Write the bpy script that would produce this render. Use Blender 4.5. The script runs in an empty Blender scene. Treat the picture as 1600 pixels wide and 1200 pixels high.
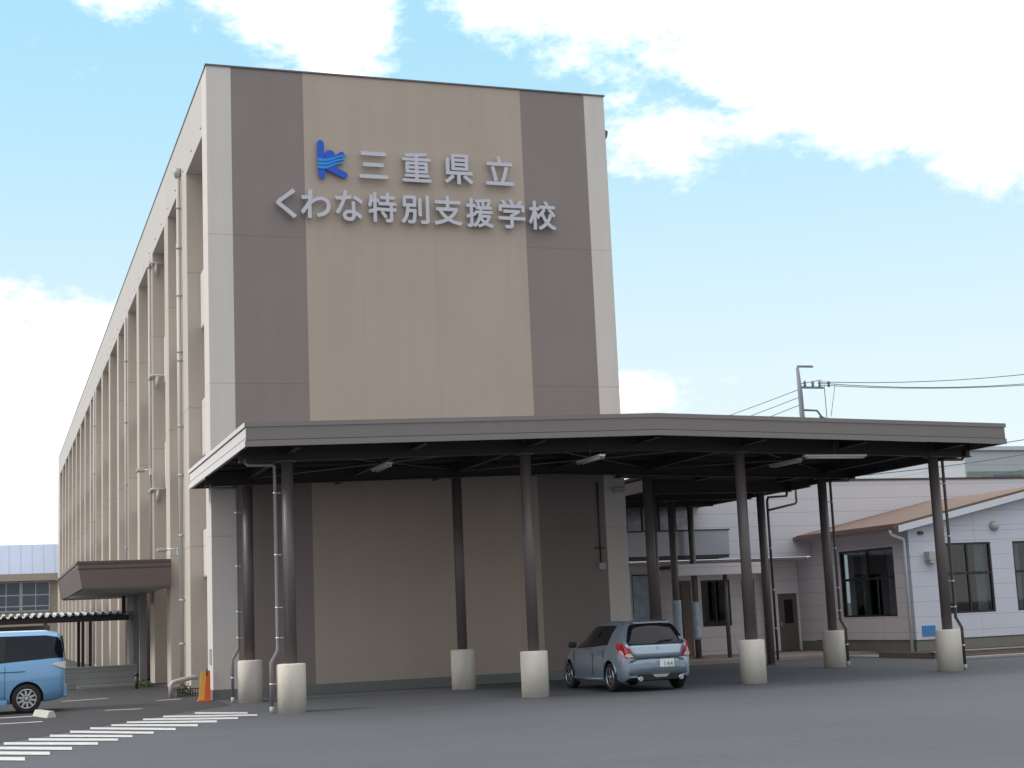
import bpy, bmesh, math, random
from mathutils import Vector, Matrix, noise as mnoise
random.seed(7)
SC = bpy.context.scene
COL = SC.collection
rad = math.radians

# ------------------------------------------------------------------ camera
cam_d = bpy.data.cameras.new('camera')
cam = bpy.data.objects.new('camera', cam_d); COL.objects.link(cam)
cam_d.sensor_width = 36.0
cam_d.lens = 52.4107
cam_d.clip_start = 0.1
cam_d.clip_end = 3000
CR = ((0.94449761, -0.00986789, -0.32837006),
      (-0.32567974, -0.15923899, -0.93197406),
      (-0.0430927, 0.98719075, -0.15361461))
cam.matrix_world = Matrix.Translation((0, 0, 1.7)) @ Matrix(CR).to_4x4()
SC.camera = cam

# ------------------------------------------------------------------ light and sky
SC.view_settings.view_transform = 'Standard'
SC.view_settings.look = 'None'
SC.view_settings.exposure = 0.78
SC.view_settings.gamma = 1
SUN_EL, SUN_AZ = 38.0, -84.0          # azimuth from +Y towards +X
sun_d = bpy.data.lights.new('sun', 'SUN'); sun_d.energy = 1.1; sun_d.angle = rad(14); sun_d.color = (1, .94, .86)
sun = bpy.data.objects.new('sun', sun_d); COL.objects.link(sun)
sdir = Vector((math.sin(rad(SUN_AZ))*math.cos(rad(SUN_EL)), math.cos(rad(SUN_AZ))*math.cos(rad(SUN_EL)), math.sin(rad(SUN_EL))))
sun.rotation_euler = (-sdir).to_track_quat('-Z', 'Y').to_euler()
SC.world = bpy.data.worlds.new('World'); W = SC.world; W.use_nodes = True
def build_world():
    nt = W.node_tree; N = nt.nodes; L = nt.links
    for n in list(N): N.remove(n)
    def math_(op, a, b=None, c=None, clamp=False):
        m = N.new('ShaderNodeMath'); m.operation = op; m.use_clamp = clamp
        for i, v in enumerate((a, b, c)):
            if v is None: continue
            if isinstance(v, (int, float)): m.inputs[i].default_value = v
            else: L.new(v, m.inputs[i])
        return m.outputs[0]
    out = N.new('ShaderNodeOutputWorld'); bg = N.new('ShaderNodeBackground')
    sky = N.new('ShaderNodeTexSky'); sky.sky_type = 'NISHITA'; sky.sun_disc = False
    sky.sun_elevation = rad(SUN_EL); sky.sun_rotation = rad(SUN_AZ)
    sky.air_density = 1.0; sky.dust_density = 1.2; sky.ozone_density = 1.6
    tc = N.new('ShaderNodeTexCoord'); sep = N.new('ShaderNodeSeparateXYZ'); L.new(tc.outputs['Generated'], sep.inputs[0])
    x, y, z = sep.outputs
    az = math_('MULTIPLY', math_('ARCTAN2', x, y), 57.2958)
    el = math_('MULTIPLY', math_('ARCSINE', math_('MAXIMUM', math_('MINIMUM', z, .9999), -.9999)), 57.2958)
    # cloud sheet seen in perspective: project direction on a plane overhead for the fine structure
    zc = math_('MAXIMUM', z, 0.03)
    comb = N.new('ShaderNodeCombineXYZ')
    L.new(az, comb.inputs[0]); L.new(math_('MULTIPLY', el, 1.7), comb.inputs[1])
    def noise(scale, detail, rough, off):
        mp = N.new('ShaderNodeMapping'); mp.inputs['Location'].default_value = (off, off*.7, off*.3)
        L.new(comb.outputs[0], mp.inputs['Vector'])
        n = N.new('ShaderNodeTexNoise'); n.inputs['Scale'].default_value = scale; n.inputs['Detail'].default_value = detail
        n.inputs['Roughness'].default_value = rough; L.new(mp.outputs[0], n.inputs['Vector']); return n.outputs[0]
    n1 = noise(.15, 10, .60, 3.1); n2 = noise(.62, 9, .66, 11.0); n3 = noise(.05, 6, .55, 40.0)
    blobs = [(4.8, 24.0, 2.4, 1.5, .95), (10.2, 23.6, 3.4, 2.4, .80), (13.4, 22.6, 2.4, 2.6, .95), (23.0, 24.6, 5.6, 3.6, 1.1), (29, 25.5, 11.5, 4.6, 1.35), (35.5, 20.2, 9, 4.0, 1.25), (41, 18.0, 5.5, 4.4, 1.2),
             (26.6, 17.7, 3.4, 1.7, .58), (29.8, 18.0, 2.4, 1.6, .5), (0.5, 10.0, 6.0, 2.8, .9), (-2, 5.5, 10, 4.6, 1.3), (-14, 6, 12, 7, 1.4), (24.5, 8.2, 2.6, 1.0, .85),
             (-60, 30, 30, 14, 1.2), (75, 24, 20, 9, 1.1), (60, 44, 24, 12, 1.2)]
    cur = None
    for (a, e, ra, re, w) in blobs:
        da = math_('DIVIDE', math_('SUBTRACT', az, a), ra); de = math_('DIVIDE', math_('SUBTRACT', el, e), re)
        d2 = math_('ADD', math_('MULTIPLY', da, da), math_('MULTIPLY', de, de))
        v = math_('MULTIPLY', math_('SUBTRACT', 1.0, math_('SQRT', d2)), w)
        cur = v if cur is None else math_('MAXIMUM', cur, v)
    # unseen overhead cloud, added to light the ground and upper walls
    high = math_('MINIMUM', math_('MULTIPLY', math_('SUBTRACT', el, 32), .04), .75)
    cur = math_('MAXIMUM', cur, high)
    cur = math_('MAXIMUM', cur, -.55)
    nz = math_('ADD', math_('MULTIPLY', math_('SUBTRACT', n1, .5), 1.9), math_('MULTIPLY', math_('SUBTRACT', n2, .5), 1.1))
    f = math_('ADD', cur, nz)
    ramp = N.new('ShaderNodeMapRange'); ramp.interpolation_type = 'SMOOTHSTEP'
    ramp.inputs['From Min'].default_value = -.14; ramp.inputs['From Max'].default_value = .60
    L.new(f, ramp.inputs['Value'])
    # cloud white, a little greyer in its thick middle
    thick = N.new('ShaderNodeMapRange'); thick.inputs['From Min'].default_value = .35; thick.inputs['From Max'].default_value = 1.3
    L.new(math_('ADD', f, math_('MULTIPLY', math_('SUBTRACT', n3, .5), 1.2)), thick.inputs['Value'])
    cc = N.new('ShaderNodeMix'); cc.data_type = 'RGBA'
    cc.inputs['A'].default_value = (13.6, 13.2, 12.9, 1); cc.inputs['B'].default_value = (10.6, 10.5, 10.6, 1)
    L.new(thick.outputs[0], cc.inputs['Factor'])
    # blue sky: slightly lifted, paling to the horizon
    hz = N.new('ShaderNodeMapRange'); hz.inputs['From Min'].default_value = 22; hz.inputs['From Max'].default_value = 2.0
    hz.inputs['To Min'].default_value = .86; hz.inputs['To Max'].default_value = .99
    L.new(el, hz.inputs['Value'])
    sb = N.new('ShaderNodeMix'); sb.data_type = 'RGBA'; L.new(hz.outputs[0], sb.inputs['Factor'])
    L.new(sky.outputs[0], sb.inputs['A']); 
    hc = N.new('ShaderNodeMix'); hc.data_type = 'RGBA'; hc.inputs['A'].default_value = (6.6, 7.6, 7.9, 1); hc.inputs['B'].default_value = (3.7, 6.7, 8.3, 1)
    h2 = N.new('ShaderNodeMapRange'); h2.interpolation_type = 'SMOOTHSTEP'; h2.inputs['From Min'].default_value = 4; h2.inputs['From Max'].default_value = 24
    L.new(el, h2.inputs['Value']); L.new(h2.outputs[0], hc.inputs['Factor']); L.new(hc.outputs['Result'], sb.inputs['B'])
    mx = N.new('ShaderNodeMix'); mx.data_type = 'RGBA'
    L.new(ramp.outputs[0], mx.inputs['Factor']); L.new(sb.outputs['Result'], mx.inputs['A']); L.new(cc.outputs['Result'], mx.inputs['B'])
    aw = N.new('ShaderNodeMapRange'); aw.interpolation_type = 'SMOOTHSTEP'; aw.inputs['From Min'].default_value = 55; aw.inputs['From Max'].default_value = 110
    aw.inputs['To Min'].default_value = 0; aw.inputs['To Max'].default_value = .8
    L.new(math_('ABSOLUTE', math_('SUBTRACT', az, 15)), aw.inputs['Value'])
    lowf = N.new('ShaderNodeMapRange'); lowf.interpolation_type = 'SMOOTHSTEP'; lowf.inputs['From Min'].default_value = 44; lowf.inputs['From Max'].default_value = 16
    L.new(el, lowf.inputs['Value'])
    dk = N.new('ShaderNodeMix'); dk.data_type = 'RGBA'; L.new(math_('MULTIPLY', aw.outputs[0], lowf.outputs[0]), dk.inputs['Factor'])
    L.new(mx.outputs['Result'], dk.inputs['A']); dk.inputs['B'].default_value = (7.4, 7.2, 7.0, 1)  # unseen low sky behind the camera, greyed to set the light on walls
    L.new(dk.outputs['Result'], bg.inputs['Color']); bg.inputs['Strength'].default_value = 0.075
    L.new(bg.outputs[0], out.inputs['Surface'])
build_world()

# ------------------------------------------------------------------ materials
def mat(name, col, rough=.7, metal=0.0, var=.08, scale=1.5, bump=0.0, bscale=40, zlines=None, zper=None, xper=None, lw=.012, ldark=.55,
        spec=.5, streak=0.0, coat=0.0, yper=None, grain=0.0):
    m = bpy.data.materials.new(name); m.use_nodes = True
    nt = m.node_tree; N = nt.nodes; L = nt.links
    b = N['Principled BSDF']
    b.inputs['Roughness'].default_value = rough; b.inputs['Metallic'].default_value = metal
    b.inputs['Specular IOR Level'].default_value = spec
    if coat: b.inputs['Coat Weight'].default_value = coat; b.inputs['Coat Roughness'].default_value = .04
    geo = N.new('ShaderNodeNewGeometry')
    def M(op, a, c=None, clamp=False):
        q = N.new('ShaderNodeMath'); q.operation = op; q.use_clamp = clamp
        for i, v in enumerate((a, c)):
            if v is None: continue
            if isinstance(v, (int, float)): q.inputs[i].default_value = v
            else: L.new(v, q.inputs[i])
        return q.outputs[0]
    tc = N.new('ShaderNodeTexCoord')
    n = N.new('ShaderNodeTexNoise'); n.inputs['Scale'].default_value = scale; n.inputs['Detail'].default_value = 6
    L.new(tc.outputs['Object'], n.inputs['Vector'])
    fac = M('ADD', 1.0, M('MULTIPLY', M('SUBTRACT', n.outputs[0], .5), 2*var))
    if grain:
        g = N.new('ShaderNodeTexNoise'); g.inputs['Scale'].default_value = 90; g.inputs['Detail'].default_value = 3
        L.new(tc.outputs['Object'], g.inputs['Vector'])
        fac = M('MULTIPLY', fac, M('ADD', 1.0, M('MULTIPLY', M('SUBTRACT', g.outputs[0], .5), 2*grain)))
    if streak:
        mp = N.new('ShaderNodeMapping'); mp.inputs['Scale'].default_value = (3.2, 3.2, .16)
        L.new(tc.outputs['Object'], mp.inputs['Vector'])
        s = N.new('ShaderNodeTexNoise'); s.inputs['Scale'].default_value = 1.0; s.inputs['Detail'].default_value = 5
        L.new(mp.outputs[0], s.inputs['Vector'])
        fac = M('MULTIPLY', fac, M('ADD', 1.0, M('MULTIPLY', M('SUBTRACT', s.outputs[0], .5), 2*streak)))
    if zlines or zper or xper or yper:
        sp = N.new('ShaderNodeSeparateXYZ'); L.new(tc.outputs['Object'], sp.inputs[0])
        line = None
        def add(v):
            nonlocal line
            line = v if line is None else M('MAXIMUM', line, v)
        for zl in (zlines or []): add(M('LESS_THAN', M('ABSOLUTE', M('SUBTRACT', sp.outputs[2], zl)), lw))
        for per, o in ((zper, 2), (xper, 0), (yper, 1)):
            if per: add(M('LESS_THAN', M('ABSOLUTE', M('SUBTRACT', M('FLOORED_MODULO', sp.outputs[o], per), per*.5)), lw))
        fac = M('MULTIPLY', fac, M('SUBTRACT', 1.0, M('MULTIPLY', line, ldark)))
    mul = N.new('ShaderNodeMix'); mul.data_type = 'RGBA'; mul.blend_type = 'MULTIPLY'; mul.inputs['Factor'].default_value = 1
    mul.inputs['A'].default_value = (*col, 1)
    cb = N.new('ShaderNodeCombineXYZ')
    for i in range(3): L.new(fac, cb.inputs[i])
    L.new(cb.outputs[0], mul.inputs['B'])
    L.new(mul.outputs['Result'], b.inputs['Base Color'])
    if bump:
        bn = N.new('ShaderNodeTexNoise'); bn.inputs['Scale'].default_value = bscale; bn.inputs['Detail'].default_value = 4
        L.new(tc.outputs['Object'], bn.inputs['Vector'])
        bp = N.new('ShaderNodeBump'); bp.inputs['Strength'].default_value = bump; bp.inputs['Distance'].default_value = .02
        L.new(bn.outputs[0], bp.inputs['Height']); L.new(bp.outputs[0], b.inputs['Normal'])
    return m

def glass_mat(name, tint=(.55, .6, .62), gloss=.35, rough=.02):
    m = bpy.data.materials.new(name); m.use_nodes = True
    nt = m.node_tree; N = nt.nodes; L = nt.links; N.clear()
    out = N.new('ShaderNodeOutputMaterial'); tr = N.new('ShaderNodeBsdfTransparent'); gl = N.new('ShaderNodeBsdfGlossy')
    tr.inputs[0].default_value = (*tint, 1); gl.inputs['Roughness'].default_value = rough
    lw = N.new('ShaderNodeLayerWeight'); lw.inputs[0].default_value = .3
    mr = N.new('ShaderNodeMapRange'); mr.inputs['To Min'].default_value = gloss*.35; mr.inputs['To Max'].default_value = min(1, gloss*2)
    mx = N.new('ShaderNodeMixShader'); L.new(lw.outputs['Fresnel'], mr.inputs['Value']); L.new(mr.outputs[0], mx.inputs[0])
    L.new(tr.outputs[0], mx.inputs[1]); L.new(gl.outputs[0], mx.inputs[2]); L.new(mx.outputs[0], out.inputs[0])
    return m

JL = [3.95, 7.78, 11.62]
M_ = {
 'cream':  mat('cream_wall', (.66, .615, .58), .8, var=.05, scale=.7, streak=.07, zlines=JL, lw=.014, ldark=.2, bump=.15, grain=.05),
 'beige':  mat('beige_wall', (.462, .384, .325), .8, var=.06, scale=.6, streak=.07, zlines=JL, xper=2.02, lw=.008, ldark=.06, bump=.15, grain=.05),
 'mauve':  mat('mauve_wall', (.268, .222, .214), .8, var=.06, scale=.6, streak=.07, zlines=JL, lw=.012, ldark=.2, bump=.15, grain=.05),
 'fin':    mat('pillar_paint', (.53, .475, .42), .8, var=.06, scale=.8, streak=.10, zlines=JL, lw=.02, ldark=.2),
 'frieze': mat('frieze_paint', (.56, .53, .51), .8, var=.05, scale=.5, streak=.07, yper=4.85, lw=.015, ldark=.15),
 'plinth': mat('plinth_grey', (.19, .20, .20), .85, var=.12, scale=3, bump=.3),
 'cap':    mat('dark_metal_cap', (.07, .06, .06), .5, .3),
 'pipe':   mat('cream_pipe', (.50, .47, .45), .45, var=.06),
 'brownmetal': mat('brown_metal', (.105, .082, .078), .42, .0, var=.1, scale=3, streak=.08),
 'fascia': mat('fascia_metal', (.175, .157, .16), .20, .30, var=.05, scale=2, streak=.03),
 'fascialip': mat('fascia_lip_metal', (.185, .166, .168), .20, .30, var=.05),
 'col':    mat('column_paint', (.125, .102, .103), .45, .0, var=.08, scale=2, streak=.08),
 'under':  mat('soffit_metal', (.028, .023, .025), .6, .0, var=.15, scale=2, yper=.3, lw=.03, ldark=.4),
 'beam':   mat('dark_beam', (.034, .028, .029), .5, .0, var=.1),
 'conc':   mat('pedestal_concrete', (.68, .63, .56), .85, var=.09, scale=3.5, streak=.22, bump=.35, bscale=30, grain=.12),
 'gpipe':  mat('grey_pipe', (.22, .21, .22), .35, .2, var=.05),
 'bpipe':  mat('brown_pipe', (.09, .07, .07), .4, .1, var=.05),
 'clamp':  mat('steel_clamp', (.6, .6, .6), .35, .7, var=.02),
 'asphalt': None, 'asphalt2': None,
 'white':  mat('road_paint', (.55, .55, .55), .7, var=.35, scale=7, grain=.35),
 'fadedwhite': mat('faded_road_paint', (.33, .33, .34), .8, var=.3, scale=8, grain=.3),
 'letter': mat('letter_metal', (.52, .52, .58), .35, .35, var=.03),
 'blue':   mat('emblem_blue', (.006, .09, .60), .35, var=.02),
 'ltblue': mat('emblem_light_blue', (.01, .30, .80), .35, var=.02),
 'siding': mat('white_siding', (.60, .585, .635), .6, var=.04, scale=.8, zper=.455, lw=.010, ldark=.3, streak=.03),  # white siding with the blue of the sky mixed into its colour
 'siding2': mat('gable_siding', (.60, .61, .70), .6, var=.04, scale=.8, zper=.455, xper=3.03, lw=.009, ldark=.3, streak=.03),  # same white siding, stronger tint of sky light put into the colour
 'sideside': mat('side_siding', (.70, .65, .68), .6, var=.05, scale=.8, zper=.455, yper=3.03, lw=.009, ldark=.3, streak=.03),
 'plinth2': mat('mossy_plinth', (.19, .19, .155), .9, var=.2, scale=4, bump=.3),
 'rooftile': mat('brown_roof_slates', (.20, .125, .09), .7, var=.18, scale=5, yper=.26, lw=.02, ldark=.3),
 'barge':  mat('white_barge', (.66, .68, .74), .4, var=.03),
 'winframe': mat('dark_bronze_frame', (.030, .022, .024), .4, .2, var=.03),
 'curtain': mat('curtain_cloth', (.62, .65, .66), .9, var=.1, scale=3),
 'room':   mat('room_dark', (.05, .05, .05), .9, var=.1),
 'slab':   mat('porch_tiles', (.30, .25, .235), .75, var=.1, scale=4, xper=.3, yper=.3, lw=.006, ldark=.3),
 'kerb':   mat('kerb_concrete', (.33, .32, .30), .9, var=.15, scale=4, bump=.3),
 'block':  mat('grey_block', (.26, .27, .28), .9, var=.10, scale=3, zper=.2, lw=.008, ldark=.35, bump=.3),
 'brick':  mat('small_brick', (.20, .155, .14), .85, var=.2, scale=9, zper=.07, xper=.2, lw=.006, ldark=.4),
 'balc':   mat('balcony_panel', (.36, .375, .42), .35, .2, var=.05),
 'door':   mat('brown_door', (.12, .10, .085), .5, var=.05),
 'soil':   mat('soil', (.07, .05, .035), .95, var=.3, scale=8, bump=.6),
 'leaf':   mat('leaf_green', (.07, .10, .03), .7, var=.4, scale=12),
 'tyre':   mat('tyre_rubber', (.018, .018, .02), .8, var=.1),
 'rim':    mat('alloy_rim', (.50, .50, .53), .28, .85, var=.03),
 'black':  mat('black_plastic', (.015, .015, .017), .5, var=.03),
 'silver': mat('silver_blue_paint', (.36, .44, .55), .26, .5, var=.02, coat=1),
 'vanblue': mat('light_blue_paint', (.17, .37, .64), .30, .35, var=.02, coat=1),
 'carglass': mat('dark_car_glass', (.008, .010, .016), .05, var=.02, spec=.35),
 'red':    mat('red_lamp', (.50, .008, .015), .12, var=.02, coat=1),
 'clear':  mat('clear_lamp', (.75, .70, .70), .15, .2, var=.02, coat=1),
 'chrome': mat('chrome', (.75, .76, .78), .12, 1.0, var=.02),
 'plate':  mat('plate_white', (.75, .77, .77), .5, var=.02),
 'green':  mat('plate_green', (.02, .16, .08), .5, var=.02),
 'yellow': mat('yellow_panel', (.72, .45, .08), .5, var=.06),
 'orange': mat('orange_panel', (.80, .13, .02), .5, var=.06),
 'gymroof': mat('grey_blue_roof', (.40, .46, .60), .45, .2, var=.08, scale=.3, xper=.9, lw=.05, ldark=.2),
 'gymwall': mat('gym_band', (.42, .37, .30), .8, var=.06),
 'gymglass': mat('gym_glass', (.09, .12, .17), .25, var=.25, scale=.35),
 'alu':    mat('aluminium', (.50, .53, .57), .4, .3, var=.05),
 'corr':   mat('galvanised_sheet', (.55, .56, .58), .35, .6, var=.1),
 'greywall': mat('grey_entrance_wall', (.29, .29, .30), .7, var=.06),
 'pole':   mat('concrete_pole', (.22, .24, .29), .8, var=.05),
 'wire':   mat('cable', (.12, .15, .19), .6, var=.02),
 'farwall': mat('far_wall', (.42, .45, .48), .7, var=.05, zper=1.0, lw=.05, ldark=.15),
 'fargreen': mat('far_green_band', (.20, .25, .20), .7, var=.2, scale=.5),
 'bluenotice': mat('blue_sign', (.04, .22, .52), .5, var=.03),
 'lampwhite': mat('lamp_housing', (.42, .42, .41), .5, var=.03),
 'tubewhite': mat('lamp_tube', (.5, .5, .5), .3, var=.02),
 'wrap':   mat('plastic_wrap', (.42, .50, .58), .25, var=.6, scale=7),
 'poster': mat('poster_paper', (.45, .56, .68), .5, var=.5, scale=5),
 'greenleaf2': mat('leaf_far', (.06, .09, .04), .8, var=.4, scale=2),
}
GL = glass_mat('window_glass'); GLD = glass_mat('window_glass_dark', (.58, .62, .64), .16)
M_['refl_painted_glass'] = mat('painted_reflections', (.30, .33, .38), .15, var=.7, scale=5)  # pane reflections painted as bright and dark noise in the colour

def asphalt(name, base, patch, blot):
    m = bpy.data.materials.new(name); m.use_nodes = True
    nt = m.node_tree; N = nt.nodes; L = nt.links; b = N['Principled BSDF']; b.inputs['Roughness'].default_value = .82
    b.inputs['Specular IOR Level'].default_value = .35
    tc = N.new('ShaderNodeTexCoord')
    def nz(sc, det, r=.55, ms=None):
        n = N.new('ShaderNodeTexNoise'); n.inputs['Scale'].default_value = sc; n.inputs['Detail'].default_value = det; n.inputs['Roughness'].default_value = r
        if ms:
            mp = N.new('ShaderNodeMapping'); mp.inputs['Scale'].default_value = ms; mp.inputs['Rotation'].default_value = (0, 0, .35)
            L.new(tc.outputs['Object'], mp.inputs[0]); L.new(mp.outputs[0], n.inputs['Vector'])
        else: L.new(tc.outputs['Object'], n.inputs['Vector'])
        return n.outputs[0]
    def M(op, a, c):
        q = N.new('ShaderNodeMath'); q.operation = op
        for i, v in enumerate((a, c)):
            if isinstance(v, (int, float)): q.inputs[i].default_value = v
            else: L.new(v, q.inputs[i])
        return q.outputs[0]
    f = M('ADD', 1.0, M('MULTIPLY', M('SUBTRACT', nz(.22, 6), .5), patch))
    f = M('MULTIPLY', f, M('ADD', 1.0, M('MULTIPLY', M('SUBTRACT', nz(1.0, 5, .6, (.25, 1.6, 1)), .5), blot)))
    f = M('MULTIPLY', f, M('ADD', 1.0, M('MULTIPLY', M('SUBTRACT', nz(45, 4, .7), .5), 1.1)))
    f = M('MULTIPLY', f, M('ADD', 1.0, M('MULTIPLY', M('SUBTRACT', nz(7, 5, .7, (.5, 1.4, 1)), .5), .35)))
    # thin cracks
    v = N.new('ShaderNodeTexVoronoi'); v.feature = 'DISTANCE_TO_EDGE'; v.inputs['Scale'].default_value = .16
    wob = N.new('ShaderNodeMapping'); add = N.new('ShaderNodeMix'); add.data_type = 'RGBA'; add.blend_type = 'LINEAR_LIGHT'; add.inputs['Factor'].default_value = .5
    wn = N.new('ShaderNodeTexNoise'); wn.inputs['Scale'].default_value = 1.2; wn.inputs['Detail'].default_value = 5
    L.new(tc.outputs['Object'], wn.inputs['Vector']); L.new(tc.outputs['Object'], add.inputs['A']); L.new(wn.outputs['Color'], add.inputs['B'])
    L.new(add.outputs['Result'], v.inputs['Vector'])
    crack = M('LESS_THAN', v.outputs['Distance'], .0022)
    gate = M('GREATER_THAN', nz(.15, 2), .50)
    f = M('MULTIPLY', f, M('SUBTRACT', 1.0, M('MULTIPLY', M('MULTIPLY', crack, gate), .16)))
    cb = N.new('ShaderNodeCombineXYZ')
    for i in range(3): L.new(f, cb.inputs[i])
    mul = N.new('ShaderNodeMix'); mul.data_type = 'RGBA'; mul.blend_type = 'MULTIPLY'; mul.inputs['Factor'].default_value = 1
    mul.inputs['A'].default_value = (*base, 1); L.new(cb.outputs[0], mul.inputs['B']); L.new(mul.outputs['Result'], b.inputs['Base Color'])
    bp = N.new('ShaderNodeBump'); bp.inputs['Strength'].default_value = .35; bp.inputs['Distance'].default_value = .01
    L.new(nz(60, 3, .6), bp.inputs['Height']); L.new(bp.outputs[0], b.inputs['Normal'])
    return m
M_['asphalt'] = asphalt('worn_asphalt', (.090, .094, .107), .35, .22)
M_['asphalt2'] = asphalt('darker_ground', (.052, .049, .053), .3, .2)

# ------------------------------------------------------------------ mesh helpers
class MB:
    """collects shapes, links them as ONE mesh object"""
    def __init__(s): s.bm = bmesh.new(); s.mi = 0
    def box(s, x0, x1, y0, y1, z0, z1, bev=0):
        vs = [s.bm.verts.new((x, y, z)) for x in (x0, x1) for y in (y0, y1) for z in (z0, z1)]
        fs = []
        for q in ((0, 1, 3, 2), (4, 6, 7, 5), (0, 4, 5, 1), (2, 3, 7, 6), (0, 2, 6, 4), (1, 5, 7, 3)):
            f = s.bm.faces.new([vs[i] for i in q]); f.material_index = s.mi; fs.append(f)
        if bev:
            es = list({e for f in fs for e in f.edges})
            bmesh.ops.bevel(s.bm, geom=es, offset=bev, segments=2, affect='EDGES', profile=.5)
        return s
    def quad(s, *pts):
        f = s.bm.faces.new([s.bm.verts.new(p) for p in pts]); f.material_index = s.mi; return s
    def prism(s, pts, d):
        """polygon pts (3D) extruded by vector d"""
        a = [s.bm.verts.new(p) for p in pts]; b = [s.bm.verts.new(Vector(p)+Vector(d)) for p in pts]
        n = len(pts); fs = [s.bm.faces.new(a), s.bm.faces.new(b[::-1])]
        for i in range(n): fs.append(s.bm.faces.new((a[i], b[i], b[(i+1) % n], a[(i+1) % n])))
        for f in fs: f.material_index = s.mi
        return s
    def tube(s, pts, r, seg=10, caps=True):
        pts = [Vector(p) for p in pts]; rs = r if isinstance(r, (list, tuple)) else [r]*len(pts)
        rings = []; prev = None
        for i, p in enumerate(pts):
            if i == 0: t = pts[1]-p
            elif i == len(pts)-1: t = p-pts[i-1]
            else: t = (pts[i+1]-p).normalized()+(p-pts[i-1]).normalized()
            t.normalize()
            u = (Vector((0, 0, 1)) if abs(t.z) < .9 else Vector((1, 0, 0))) if prev is None else prev
            u = (u - t*u.dot(t)).normalized(); prev = u; w = t.cross(u)
            rings.append([s.bm.verts.new(p+(u*math.cos(2*math.pi*k/seg)+w*math.sin(2*math.pi*k/seg))*rs[i]) for k in range(seg)])
        for i in range(len(rings)-1):
            for k in range(seg):
                f = s.bm.faces.new((rings[i][k], rings[i][(k+1) % seg], rings[i+1][(k+1) % seg], rings[i+1][k])); f.smooth = True; f.material_index = s.mi
        if caps:
            for rg in (rings[0][::-1], rings[-1]):
                f = s.bm.faces.new(rg); f.material_index = s.mi
        return s
    def lathe(s, prof, c=(0, 0, 0), axis='z', seg=28, smooth=True):
        """prof: list of (radius, height)"""
        rings = []
        for (r, h) in prof:
            ring = []
            for k in range(seg):
                a = 2*math.pi*k/seg; p = (r*math.cos(a), r*math.sin(a), h)
                if axis == 'x': p = (p[2], p[0], p[1])
                if axis == 'y': p = (p[0], p[2], p[1])
                ring.append(s.bm.verts.new((p[0]+c[0], p[1]+c[1], p[2]+c[2])))
            rings.append(ring)
        for i in range(len(rings)-1):
            for k in range(seg):
                f = s.bm.faces.new((rings[i][k], rings[i][(k+1) % seg], rings[i+1][(k+1) % seg], rings[i+1][k])); f.smooth = smooth; f.material_index = s.mi
        for rg in (rings[0], rings[-1]):
            f = s.bm.faces.new(rg); f.material_index = s.mi
        return s
    def build(s, name, mats, parent=None, recalc=True, loc=None):
        if recalc: bmesh.ops.recalc_face_normals(s.bm, faces=s.bm.faces)
        me = bpy.data.meshes.new(name); s.bm.to_mesh(me); s.bm.free()
        if not isinstance(mats, (list, tuple)): mats = [mats]
        for q in mats: me.materials.append(q)
        o = bpy.data.objects.new(name, me); COL.objects.link(o)
        if parent is not None:
            o.parent = parent; o.location = -Vector(parent.location) if not parent.parent else (0, 0, 0)
            if parent.rotation_euler.z or loc is not None: o.location = (0, 0, 0)
        return o
def tag(o, label=None, cat=None, group=None, kind=None):
    if label: o['label'] = label
    if cat: o['category'] = cat
    if group: o['group'] = group
    if kind: o['kind'] = kind
    return o
def empty(name, loc, label, cat, group=None, rz=0):
    o = bpy.data.objects.new(name, None); COL.objects.link(o); o.location = loc; o.rotation_euler.z = rz; o.empty_display_size = .3
    return tag(o, label, cat, group)
def bx(name, m, parent, *c, bev=0): return MB().box(*c, bev=bev).build(name, m, parent)
def shade_auto(o, ang=40):
    me = o.data
    for p in me.polygons: p.use_smooth = True
    try: me.set_sharp_from_angle(angle=rad(ang))
    except Exception: pass

def grid_wall(mb, axis, v, th, u0, u1, z0, z1, holes):
    """wall in plane axis=v, thickness th towards +axis, with rectangular holes (u0,u1,z0,z1)"""
    us = sorted({u0, u1, *[h[0] for h in holes], *[h[1] for h in holes]}); zs = sorted({z0, z1, *[h[2] for h in holes], *[h[3] for h in holes]})
    def P(u, z, d): return (v+d, u, z) if axis == 'x' else (u, v+d, z)
    for i in range(len(us)-1):
        for j in range(len(zs)-1):
            cu, cz = (us[i]+us[i+1])/2, (zs[j]+zs[j+1])/2
            if any(h[0] < cu < h[1] and h[2] < cz < h[3] for h in holes): continue
            for d in (0, th): mb.quad(P(us[i], zs[j], d), P(us[i+1], zs[j], d), P(us[i+1], zs[j+1], d), P(us[i], zs[j+1], d))
    for (a, b, c, d_) in list(holes)+[(u0, u1, z0, z1)]:
        mb.quad(P(a, c, 0), P(b, c, 0), P(b, c, th), P(a, c, th)); mb.quad(P(a, d_, 0), P(b, d_, 0), P(b, d_, th), P(a, d_, th))
        mb.quad(P(a, c, 0), P(a, d_, 0), P(a, d_, th), P(a, c, th)); mb.quad(P(b, c, 0), P(b, d_, 0), P(b, d_, th), P(b, c, th))
    bmesh.ops.remove_doubles(mb.bm, verts=mb.bm.verts, dist=.0005)
    return mb

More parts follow.
